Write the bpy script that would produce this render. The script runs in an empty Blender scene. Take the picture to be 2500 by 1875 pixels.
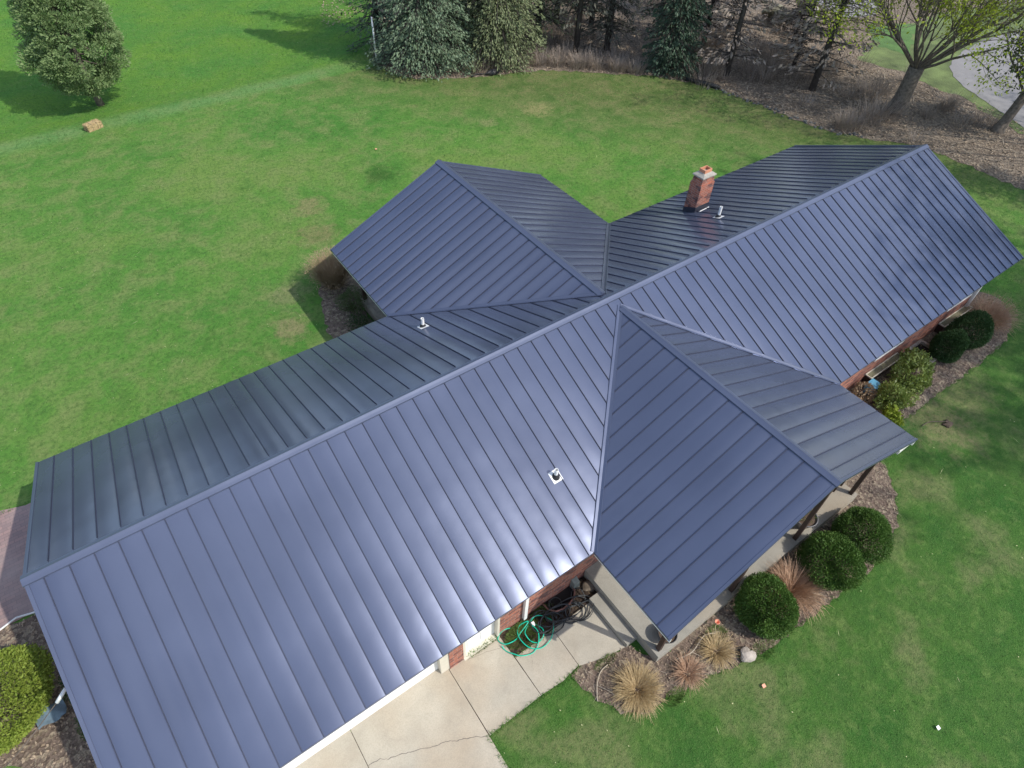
import bpy, math, random
import numpy as np
from mathutils import Vector, Matrix

S = bpy.context.scene
COL = S.collection
rad = math.radians

# ---------------------------------------------------------------- camera
cam_d = bpy.data.cameras.new('camera')
cam = bpy.data.objects.new('camera', cam_d)
COL.objects.link(cam)
cam.matrix_world = Matrix(((0.81912913, 0.40873818, -0.40244323, 3.7303746),
                           (-0.57333711, 0.60501777, -0.55248354, -8.5469813),
                           (0.01766419, 0.683291, 0.72993245, 15.0235499),
                           (0, 0, 0, 1)))
cam_d.sensor_width = 36
cam_d.lens = 36 * 1558.44 / 2500
cam_d.shift_x = 29.5 / 2500
cam_d.shift_y = -25.05 / 2500
cam_d.clip_start = 0.1
cam_d.clip_end = 1500
S.camera = cam

# ---------------------------------------------------------------- sky + sun
SUN = Vector((0.48, -0.80, 1.0)).normalized()
w = bpy.data.worlds.new('World')
S.world = w
w.use_nodes = True
nt = w.node_tree
nt.nodes.clear()
sky = nt.nodes.new('ShaderNodeTexSky')
sky.sky_type = 'NISHITA'
sky.sun_disc = False
sky.sun_elevation = math.asin(SUN.z)
sky.sun_rotation = math.atan2(SUN.x, SUN.y)
sky.air_density = 1.0
sky.dust_density = 1.2
sky.ozone_density = 1.0
bg = nt.nodes.new('ShaderNodeBackground')
bg.inputs['Strength'].default_value = 0.15
out = nt.nodes.new('ShaderNodeOutputWorld')
# thin broken cloud
tc = nt.nodes.new('ShaderNodeTexCoord')
mpg = nt.nodes.new('ShaderNodeMapping'); mpg.inputs['Scale'].default_value = (1, 1, 2.2)
nz = nt.nodes.new('ShaderNodeTexNoise'); nz.inputs['Scale'].default_value = 2.6; nz.inputs['Detail'].default_value = 5; nz.inputs['Roughness'].default_value = 0.55
nt.links.new(tc.outputs['Generated'], mpg.inputs[0]); nt.links.new(mpg.outputs[0], nz.inputs['Vector'])
rp = nt.nodes.new('ShaderNodeValToRGB'); rp.color_ramp.elements[0].position = 0.5; rp.color_ramp.elements[1].position = 0.66
rp.color_ramp.elements[1].color = (0.5, 0.5, 0.5, 1)
nt.links.new(nz.outputs['Fac'], rp.inputs[0])
cm = nt.nodes.new('ShaderNodeMix'); cm.data_type = 'RGBA'; cm.inputs[7].default_value = (7.5, 7.8, 8.4, 1)
nt.links.new(rp.outputs[0], cm.inputs[0]); nt.links.new(sky.outputs[0], cm.inputs[6])
nt.links.new(cm.outputs[2], bg.inputs[0])
nt.links.new(bg.outputs[0], out.inputs[0])
sd = bpy.data.lights.new('sun', 'SUN')
sd.energy = 2.7
sd.angle = rad(0.6)
sd.color = (1.0, 0.95, 0.87)
so = bpy.data.objects.new('sun', sd)
COL.objects.link(so)
so.rotation_euler = (-SUN).to_track_quat('-Z', 'Y').to_euler()
so.location = (20, -30, 40)
S.view_settings.view_transform = 'Standard'
S.view_settings.look = 'None'
S.view_settings.exposure = 0.5
S.view_settings.gamma = 1
S.view_settings.use_curve_mapping = False

# ---------------------------------------------------------------- material helpers
def newmat(name):
    m = bpy.data.materials.new(name)
    m.use_nodes = True
    n = m.node_tree
    b = n.nodes['Principled BSDF']
    return m, n, b
def N(n, t, **kw):
    x = n.nodes.new(t)
    for k, v in kw.items():
        if k in x.inputs.keys(): x.inputs[k].default_value = v
        else: setattr(x, k, v)
    return x
def geo(n):
    return N(n, 'ShaderNodeNewGeometry').outputs['Position']
def noise(n, vec, scale, detail=3, rough=0.55, dist=0.0):
    x = N(n, 'ShaderNodeTexNoise')
    x.inputs['Scale'].default_value = scale
    x.inputs['Detail'].default_value = detail
    x.inputs['Roughness'].default_value = rough
    x.inputs['Distortion'].default_value = dist
    if vec is not None: n.links.new(vec, x.inputs['Vector'])
    return x.outputs['Fac']
def ramp(n, fac, stops):
    r = N(n, 'ShaderNodeValToRGB')
    e = r.color_ramp.elements
    while len(e) < len(stops): e.new(0.5)
    for k, (p, c) in enumerate(stops):
        e[k].position = p
        e[k].color = (c[0], c[1], c[2], 1) if not isinstance(c, (int, float)) else (c, c, c, 1)
    n.links.new(fac, r.inputs[0])
    return r.outputs[0]
def mixc(n, fac, a, b, mode='MIX'):
    x = N(n, 'ShaderNodeMix', data_type='RGBA', blend_type=mode)
    for k, v in ((0, fac), (6, a), (7, b)):
        if hasattr(v, 'is_linked') or hasattr(v, 'links'): n.links.new(v, x.inputs[k])
        elif isinstance(v, (int, float)): x.inputs[k].default_value = v
        else: x.inputs[k].default_value = (v[0], v[1], v[2], 1)
    return x.outputs[2]
def math_(n, op, a, b=0.0, c=None, clamp=False):
    x = N(n, 'ShaderNodeMath', operation=op, use_clamp=clamp)
    for k, v in ((0, a), (1, b), (2, c)):
        if v is None: continue
        if hasattr(v, 'links'): n.links.new(v, x.inputs[k])
        else: x.inputs[k].default_value = v
    return x.outputs[0]
def bump(n, b, h, dist=0.02, strength=0.5):
    x = N(n, 'ShaderNodeBump')
    x.inputs['Distance'].default_value = dist
    x.inputs['Strength'].default_value = strength
    n.links.new(h, x.inputs['Height'])
    n.links.new(x.outputs[0], b.inputs['Normal'])
def simple(name, col, rough=0.7, var=0.25, scale=6, metal=0.0, spec=0.5, b_scale=0, b_dist=0.005):
    m, n, b = newmat(name)
    p = geo(n)
    f = noise(n, p, scale, 4)
    lo = [c * (1 - var) for c in col]; hi = [min(1, c * (1 + var)) for c in col]
    n.links.new(ramp(n, f, [(0.3, lo), (0.7, hi)]), b.inputs['Base Color'])
    b.inputs['Roughness'].default_value = rough
    b.inputs['Metallic'].default_value = metal
    b.inputs['Specular IOR Level'].default_value = spec
    if b_scale: bump(n, b, noise(n, p, b_scale, 4), b_dist, 0.6)
    return m
def foliage(name, c1, c2, c3, scale=3.0, trans=0.25, rough=0.6, spec=0.3):
    m, n, b = newmat(name)
    p = geo(n)
    f1 = noise(n, p, scale, 2)
    f2 = noise(n, p, scale * 9, 2)
    a = ramp(n, f1, [(0.35, c1), (0.65, c2)])
    n.links.new(mixc(n, ramp(n, f2, [(0.45, 0), (0.75, 1)]), a, c3), b.inputs['Base Color'])
    b.inputs['Roughness'].default_value = rough
    b.inputs['Specular IOR Level'].default_value = spec
    if trans > 0:
        tr = N(n, 'ShaderNodeBsdfTranslucent')
        n.links.new(b.inputs['Base Color'].links[0].from_socket, tr.inputs[0])
        mx = N(n, 'ShaderNodeMixShader')
        mx.inputs[0].default_value = trans
        n.links.new(b.outputs[0], mx.inputs[1]); n.links.new(tr.outputs[0], mx.inputs[2])
        n.links.new(mx.outputs[0], n.nodes['Material Output'].inputs[0])
    return m

# ---- roof metal
def roof_metal(name, base, rough):
    m, n, b = newmat(name)
    p = geo(n)
    f = noise(n, p, 0.6, 2)
    f2 = noise(n, p, 60, 2)
    c = ramp(n, f, [(0.3, [x * 0.94 for x in base]), (0.7, [x * 1.06 for x in base])])
    n.links.new(mixc(n, math_(n, 'MULTIPLY', f2, 0.18), c, [x * 0.72 for x in base]), b.inputs['Base Color'])
    b.inputs['Roughness'].default_value = rough
    b.inputs['Specular IOR Level'].default_value = 0.6
    b.inputs['Metallic'].default_value = 0.48
    n.links.new(ramp(n, f, [(0.3, rough - 0.03), (0.7, rough + 0.04)]), b.inputs['Roughness'])
    # oil canning: shallow dents in the sheet
    mp = N(n, 'ShaderNodeMapping'); n.links.new(p, mp.inputs[0])
    mp.inputs['Scale'].default_value = (1.0, 0.8, 0.8)
    h = noise(n, mp.outputs[0], 1.6, 2, 0.45)
    bump(n, b, h, 0.03, 0.2)
    return m
M = {}
M['roof'] = roof_metal('roof_metal', (0.12, 0.142, 0.215), 0.2)
M['seam'] = simple('shaded_seam_metal', (0.04, 0.046, 0.075), 0.6, 0.1, spec=0.3)  # darker than the panels: the ribs' shaded sides are put into the colour
M['cap'] = roof_metal('cap_metal', (0.12, 0.142, 0.212), 0.34)
M['white_trim'] = simple('white_trim_paint', (0.78, 0.78, 0.76), 0.5, 0.04)
M['cream'] = simple('cream_trim_paint', (0.62, 0.58, 0.48), 0.55, 0.06)
M['dark_metal'] = simple('dark_flashing', (0.03, 0.032, 0.045), 0.45, 0.2)
M['pvc'] = simple('white_pvc', (0.8, 0.8, 0.78), 0.35, 0.05, 20)
M['rubber'] = simple('black_rubber', (0.02, 0.02, 0.022), 0.6, 0.2)
M['brown_post'] = simple('brown_painted_wood', (0.055, 0.032, 0.026), 0.55, 0.2, 12)
M['deckwood'] = simple('weathered_wood', (0.22, 0.19, 0.15), 0.8, 0.3, 5, b_scale=30)
M['terracotta'] = simple('terracotta', (0.55, 0.24, 0.14), 0.8, 0.15, 15)
M['mortar_cap'] = simple('cement_crown', (0.33, 0.31, 0.27), 0.9, 0.2, 12, b_scale=40)
M['glass'] = simple('window_glass', (0.03, 0.035, 0.04), 0.08, 0.1)
M['charcoal'] = simple('charcoal_pot', (0.035, 0.035, 0.04), 0.5, 0.2)
M['greyglaze'] = simple('grey_glazed_pot', (0.16, 0.16, 0.17), 0.3, 0.2)
M['soil'] = simple('potting_soil', (0.1, 0.07, 0.05), 0.95, 0.4, 30, b_scale=60, b_dist=0.02)
M['blue_plastic'] = simple('pale_blue_plastic', (0.16, 0.46, 0.68), 0.5, 0.15, 8)
M['grey_blue'] = simple('grey_blue_tarp', (0.13, 0.19, 0.24), 0.6, 0.2, 8)
M['hose_green'] = simple('green_hose', (0.0, 0.5, 0.33), 0.35, 0.08)
M['hose_black'] = simple('black_hose', (0.035, 0.04, 0.043), 0.45, 0.15)
M['bark'] = simple('grey_bark', (0.155, 0.13, 0.105), 0.9, 0.45, 8, b_scale=25, b_dist=0.03)
M['bark_dark'] = simple('dark_bark', (0.06, 0.05, 0.045), 0.9, 0.4, 8, b_scale=25, b_dist=0.03)
M['twig'] = simple('twig_bark', (0.15, 0.11, 0.085), 0.9, 0.35, 3)
M['stone'] = simple('pale_stone', (0.4, 0.35, 0.3), 0.9, 0.25, 7, b_scale=20, b_dist=0.03)
M['edging'] = simple('stone_edging', (0.13, 0.13, 0.12), 0.9, 0.5, 4, b_scale=14, b_dist=0.05)
M['straw'] = foliage('hay', (0.44, 0.33, 0.17), (0.52, 0.4, 0.22), (0.33, 0.24, 0.12), 6, 0.0)
M['clip'] = simple('straw_clipping', (0.5, 0.5, 0.26), 0.8, 0.2, 2)
M['clip2'] = simple('bleached_stick', (0.42, 0.36, 0.28), 0.85, 0.3, 1.5)
M['coral'] = simple('coral_petals', (0.85, 0.36, 0.24), 0.6, 0.1, 20)

def brick_mat(name, scale=1.0, cols=None):
    m, n, b = newmat(name)
    uv = N(n, 'ShaderNodeUVMap')
    bt = N(n, 'ShaderNodeTexBrick')
    n.links.new(uv.outputs[0], bt.inputs['Vector'])
    bt.inputs['Scale'].default_value = 1.0
    bt.inputs['Brick Width'].default_value = 0.21
    bt.inputs['Row Height'].default_value = 0.072
    bt.inputs['Mortar Size'].default_value = 0.006
    bt.inputs['Mortar Smooth'].default_value = 0.2
    bt.inputs['Bias'].default_value = -0.1
    c = cols or ((0.38, 0.115, 0.065), (0.24, 0.085, 0.06), (0.36, 0.29, 0.24))
    bt.inputs['Color1'].default_value = (*c[0], 1)
    bt.inputs['Color2'].default_value = (*c[1], 1)
    bt.inputs['Mortar'].default_value = (*c[2], 1)
    # some over-burnt dark bricks: one value per brick cell
    sep = N(n, 'ShaderNodeSeparateXYZ'); n.links.new(uv.outputs[0], sep.inputs[0])
    row = math_(n, 'FLOOR', math_(n, 'DIVIDE', sep.outputs[1], 0.072))
    off = math_(n, 'MULTIPLY', math_(n, 'FLOORED_MODULO', row, 2.0), 0.5)
    colm = math_(n, 'FLOOR', math_(n, 'SUBTRACT', math_(n, 'DIVIDE', sep.outputs[0], 0.21), off))
    cb = N(n, 'ShaderNodeCombineXYZ'); n.links.new(colm, cb.inputs[0]); n.links.new(row, cb.inputs[1])
    wn = N(n, 'ShaderNodeTexWhiteNoise'); wn.noise_dimensions = '2D'
    n.links.new(cb.outputs[0], wn.inputs['Vector'])
    dark = math_(n, 'GREATER_THAN', wn.outputs[0], 0.7)
    body = mixc(n, math_(n, 'MULTIPLY', dark, 0.75), bt.outputs['Color'], (0.07, 0.035, 0.04))
    f = noise(n, geo(n), 9, 4)
    n.links.new(mixc(n, ramp(n, f, [(0.45, 0), (0.8, 0.5)]), body, (0.45, 0.3, 0.24)), b.inputs['Base Color'])
    b.inputs['Roughness'].default_value = 0.9
    inv = math_(n, 'SUBTRACT', 1.0, bt.outputs['Fac'])
    bump(n, b, inv, 0.008, 0.8)
    return m
M['brick'] = brick_mat('red_brick')

def concrete(name, col, stain=(0.42, 0.31, 0.2)):
    m, n, b = newmat(name)
    p = geo(n)
    a = ramp(n, noise(n, p, 1.1, 5, 0.6), [(0.3, [c * 0.82 for c in col]), (0.7, [c * 1.1 for c in col])])
    g = mixc(n, ramp(n, noise(n, p, 0.45, 3), [(0.45, 0), (0.7, 0.5)]), a, stain)
    g = mixc(n, ramp(n, noise(n, p, 2.3, 5, 0.7, 1.0), [(0.52, 0), (0.68, 0.3)]), g, [c * 0.6 for c in col])
    g = mixc(n, ramp(n, noise(n, p, 45, 3, 0.7), [(0.35, 0.35), (0.6, 0)]), g, [c * 0.55 for c in col])
    sp = N(n, 'ShaderNodeTexVoronoi'); sp.inputs['Scale'].default_value = 5.0; n.links.new(p, sp.inputs['Vector'])
    g = mixc(n, ramp(n, sp.outputs['Distance'], [(0.03, 0.5), (0.06, 0)]), g, [c * 0.5 for c in col])
    n.links.new(g, b.inputs['Base Color'])
    b.inputs['Roughness'].default_value = 0.88
    bump(n, b, noise(n, p, 60, 3), 0.004, 0.5)
    return m
M['concrete'] = concrete('concrete', (0.47, 0.43, 0.35))
M['concrete_porch'] = concrete('porch_concrete', (0.36, 0.34, 0.29), (0.36, 0.27, 0.17))
M['concrete_dark'] = concrete('worn_riser_concrete', (0.17, 0.155, 0.135), (0.15, 0.12, 0.09))
M['asphalt'] = concrete('road_gravel', (0.27, 0.26, 0.26), (0.25, 0.235, 0.225))

def lawn_mat():
    m, n, b = newmat('lawn')
    p = geo(n)
    sep = N(n, 'ShaderNodeSeparateXYZ'); n.links.new(p, sep.inputs[0])
    big = noise(n, p, 0.16, 4, 0.6, 0.6)
    med = noise(n, p, 0.9, 5, 0.62, 0.3)
    fine = noise(n, p, 7, 4, 0.7)
    vfine = noise(n, p, 38, 3, 0.75)
    base = ramp(n, big, [(0.36, (0.068, 0.21, 0.032)), (0.5, (0.10, 0.245, 0.04)), (0.64, (0.155, 0.26, 0.055))])
    base = mixc(n, ramp(n, med, [(0.45, 0.0), (0.66, 0.8)]), base, (0.2, 0.25, 0.085))
    base = mixc(n, ramp(n, med, [(0.25, 0.8), (0.42, 0.0)]), base, (0.06, 0.165, 0.03))
    # richer field beyond the bank
    far = math_(n, 'ADD', math_(n, 'MULTIPLY', math_(n, 'SUBTRACT', sep.outputs[1], 28.3), 1.2),
                math_(n, 'MULTIPLY', math_(n, 'SUBTRACT', med, 0.5), 2.0), clamp=True)
    field = ramp(n, noise(n, p, 0.35, 4), [(0.35, (0.075, 0.22, 0.035)), (0.65, (0.125, 0.26, 0.03))])
    base = mixc(n, far, base, field)
    # pale strip of unmown grass along the bank crest
    wob = math_(n, 'MULTIPLY', math_(n, 'SUBTRACT', noise(n, p, 0.25, 2), 0.5), 1.4)
    dy = math_(n, 'ABSOLUTE', math_(n, 'SUBTRACT', math_(n, 'ADD', sep.outputs[1], wob), 27.7))
    strip = ramp(n, dy, [(0.2, 0.5), (1.0, 0.0)])
    xl = ramp(n, math_(n, 'DIVIDE', sep.outputs[0], 40), [(0.4, 1), (0.5, 0)])
    base = mixc(n, math_(n, 'MULTIPLY', strip, xl), base, (0.17, 0.32, 0.12))
    # front / right lawn: darker and cooler turf; thatch near the tree belt
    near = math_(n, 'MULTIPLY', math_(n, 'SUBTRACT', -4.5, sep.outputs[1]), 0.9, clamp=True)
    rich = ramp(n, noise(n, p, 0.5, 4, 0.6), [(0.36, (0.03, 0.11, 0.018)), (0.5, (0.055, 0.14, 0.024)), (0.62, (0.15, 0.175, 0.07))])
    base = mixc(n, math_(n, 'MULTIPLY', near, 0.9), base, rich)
    t = math_(n, 'MULTIPLY', math_(n, 'SUBTRACT', math_(n, 'ADD', math_(n, 'MULTIPLY', sep.outputs[0], 0.8), math_(n, 'MULTIPLY', sep.outputs[1], 0.6)), 26.5), 0.17, clamp=True)
    yl = math_(n, 'LESS_THAN', sep.outputs[1], 27.0)
    base = mixc(n, math_(n, 'MULTIPLY', math_(n, 'MULTIPLY', t, yl), 0.8), base, ramp(n, med, [(0.35, (0.085, 0.12, 0.035)), (0.65, (0.19, 0.17, 0.08))]))
    # bare patches
    for (x, y, r, c, k) in ((24.6, 17.4, 1.0, (0.3, 0.27, 0.12), .8), (21.5, 17.55, .6, (0.27, 0.27, 0.12), .7), (10.87, 15.3, .9, (0.24, 0.22, 0.1), .85), (10.3, 13.2, 1.0, (0.22, 0.2, 0.09), .8),
                      (7.3, 8.6, .8, (0.29, 0.23, 0.13), .7), (7.9, 10.2, .9, (0.24, 0.22, 0.12), .6), (21.9, -6.4, 1.3, (0.24, 0.2, 0.11), .7), (23.7, -6.2, 1.2, (0.2, 0.19, 0.09), .6), (14.6, 16.0, .9, (0.03, 0.10, 0.015), .8)):
        v = N(n, 'ShaderNodeVectorMath', operation='DISTANCE'); n.links.new(p, v.inputs[0]); v.inputs[1].default_value = (x, y, 0)
        d = math_(n, 'ADD', math_(n, 'DIVIDE', v.outputs['Value'], r), math_(n, 'MULTIPLY', math_(n, 'SUBTRACT', noise(n, p, 2.2, 5, 0.7), 0.5), 2.2))
        base = mixc(n, ramp(n, d, [(0.4, k), (1.1, 0)]), base, c)
    base = mixc(n, ramp(n, noise(n, p, 2.6, 5, 0.7, 0.4), [(0.5, 0), (0.72, 0.5)]), base, (0.21, 0.29, 0.085))
    base = mixc(n, ramp(n, noise(n, p, 1.7, 4, 0.7, 0.4), [(0.3, 0.5), (0.45, 0)]), base, (0.05, 0.14, 0.02))
    base = mixc(n, ramp(n, fine, [(0.32, 0.6), (0.55, 0)]), base, (0.04, 0.10, 0.022))
    base = mixc(n, ramp(n, vfine, [(0.52, 0), (0.75, 0.55)]), base, (0.22, 0.31, 0.10))
    base = mixc(n, ramp(n, vfine, [(0.25, 0.6), (0.45, 0)]), base, (0.02, 0.05, 0.01))
    n.links.new(base, b.inputs['Base Color'])
    b.inputs['Roughness'].default_value = 0.9
    b.inputs['Specular IOR Level'].default_value = 0.15
    bump(n, b, math_(n, 'ADD', vfine, math_(n, 'MULTIPLY', fine, 1.5)), 0.05, 0.7)
    return m
M['lawn'] = lawn_mat()
M['blade'] = foliage('grass_blades', (0.06, 0.18, 0.028), (0.10, 0.225, 0.04), (0.17, 0.25, 0.075), 0.9, 0.3)
def litter_mat(name, c1, c2, c3, c4):
    m, n, b = newmat(name)
    p = geo(n)
    a = ramp(n, noise(n, p, 0.35, 5, 0.65, 0.5), [(0.35, c1), (0.65, c2)])
    v = N(n, 'ShaderNodeTexVoronoi'); v.inputs['Scale'].default_value = 11; n.links.new(p, v.inputs['Vector'])
    v.inputs['Randomness'].default_value = 1.0
    s = N(n, 'ShaderNodeSeparateColor'); n.links.new(v.outputs['Color'], s.inputs[0])
    a = mixc(n, ramp(n, s.outputs[0], [(0.6, 0), (0.8, 0.7)]), a, c3)
    a = mixc(n, ramp(n, s.outputs[1], [(0.75, 0), (0.9, 0.7)]), a, c4)
    a = mixc(n, ramp(n, noise(n, p, 25, 4, 0.7), [(0.35, 0.6), (0.55, 0)]), a, [x * 0.3 for x in c1])
    n.links.new(a, b.inputs['Base Color'])
    b.inputs['Roughness'].default_value = 0.95
    b.inputs['Specular IOR Level'].default_value = 0.15
    bump(n, b, math_(n, 'ADD', v.outputs['Distance'], noise(n, p, 30, 4, 0.7)), 0.05, 0.8)
    return m
M['litter'] = litter_mat('leaf_litter', (0.185, 0.145, 0.11), (0.265, 0.215, 0.165), (0.40, 0.33, 0.25), (0.12, 0.095, 0.075))
M['mulch'] = litter_mat('mulch', (0.19, 0.14, 0.11), (0.27, 0.21, 0.165), (0.42, 0.35, 0.25), (0.11, 0.085, 0.07))
M['darksoil'] = litter_mat('dark_soil', (0.05, 0.037, 0.03), (0.09, 0.065, 0.05), (0.16, 0.12, 0.08), (0.03, 0.02, 0.02))
M['leafbits'] = foliage('dry_leaves', (0.33, 0.25, 0.175), (0.24, 0.18, 0.125), (0.46, 0.38, 0.28), 5, 0.0, 0.8)
def paver_mat():
    m, n, b = newmat('brick_pavers')
    p = geo(n)
    bt = N(n, 'ShaderNodeTexBrick'); n.links.new(p, bt.inputs['Vector'])
    bt.inputs['Scale'].default_value = 1; bt.inputs['Brick Width'].default_value = 0.2; bt.inputs['Row Height'].default_value = 0.1
    bt.inputs['Mortar Size'].default_value = 0.004
    bt.inputs['Color1'].default_value = (0.30, 0.2, 0.185, 1); bt.inputs['Color2'].default_value = (0.23, 0.165, 0.16, 1)
    bt.inputs['Mortar'].default_value = (0.15, 0.12, 0.11, 1)
    n.links.new(mixc(n, ramp(n, noise(n, p, 0.9, 4), [(0.4, 0), (0.7, 0.5)]), bt.outputs['Color'], (0.4, 0.33, 0.3)), b.inputs['Base Color'])
    b.inputs['Roughness'].default_value = 0.9
    bump(n, b, math_(n, 'SUBTRACT', 1.0, bt.outputs['Fac']), 0.004, 0.5)
    return m
M['paver'] = paver_mat()
M['spruce'] = foliage('spruce_needles', (0.12, 0.185, 0.10), (0.165, 0.23, 0.14), (0.23, 0.29, 0.19), 1.2, 0.12)
M['spruce_olive'] = foliage('olive_spruce_needles', (0.15, 0.19, 0.09), (0.2, 0.235, 0.115), (0.26, 0.29, 0.16), 1.2, 0.12)
M['spruce_dark'] = foliage('dark_needles', (0.045, 0.085, 0.05), (0.065, 0.105, 0.065), (0.09, 0.135, 0.085), 1.2, 0.1)
M['spruce_thin'] = foliage('thin_needles', (0.06, 0.065, 0.05), (0.09, 0.09, 0.065), (0.12, 0.12, 0.09), 1.2, 0.1)
M['pine'] = foliage('pine_needles', (0.15, 0.235, 0.085), (0.2, 0.285, 0.115), (0.28, 0.36, 0.17), 1.6, 0.15)
M['yew'] = foliage('yew_needles', (0.042, 0.105, 0.018), (0.075, 0.16, 0.026), (0.15, 0.24, 0.05), 4, 0.2)
M['yew_shaded'] = foliage('shaded_yew_needles', (0.028, 0.07, 0.022), (0.045, 0.095, 0.028), (0.07, 0.13, 0.04), 4, 0.2)  # darker yew: the shadow on these shrubs is put into the colour
M['lime'] = foliage('lime_leaves', (0.20, 0.29, 0.03), (0.30, 0.36, 0.04), (0.38, 0.40, 0.07), 1.5, 0.35)
M['bud'] = foliage('spring_leaves', (0.28, 0.38, 0.03), (0.38, 0.46, 0.04), (0.45, 0.5, 0.07), 1.0, 0.4)
M['laurel'] = foliage('broad_leaves', (0.13, 0.20, 0.04), (0.22, 0.28, 0.06), (0.34, 0.37, 0.11), 2.5, 0.25, 0.45, 0.5)
M['juniper'] = foliage('bright_green_leaves', (0.2, 0.29, 0.04), (0.26, 0.34, 0.055), (0.32, 0.37, 0.08), 3, 0.25)
M['hedge'] = foliage('green_leaves', (0.06, 0.10, 0.03), (0.10, 0.14, 0.05), (0.15, 0.18, 0.08), 3, 0.2)
M['brush'] = foliage('dead_brush', (0.24, 0.195, 0.16), (0.32, 0.265, 0.22), (0.4, 0.34, 0.28), 1.5, .1)
M['drygrass'] = foliage('dry_grass', (0.42, 0.30, 0.15), (0.55, 0.42, 0.23), (0.62, 0.50, 0.30), 6, 0.25)
M['redgrass'] = foliage('rusty_dry_grass', (0.38, 0.22, 0.13), (0.5, 0.33, 0.22), (0.6, 0.44, 0.32), 6, 0.25)
M['browntwig'] = foliage('brown_twigs', (0.34, 0.24, 0.165), (0.42, 0.31, 0.2), (0.38, 0.32, 0.16), 4, 0.1)

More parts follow.
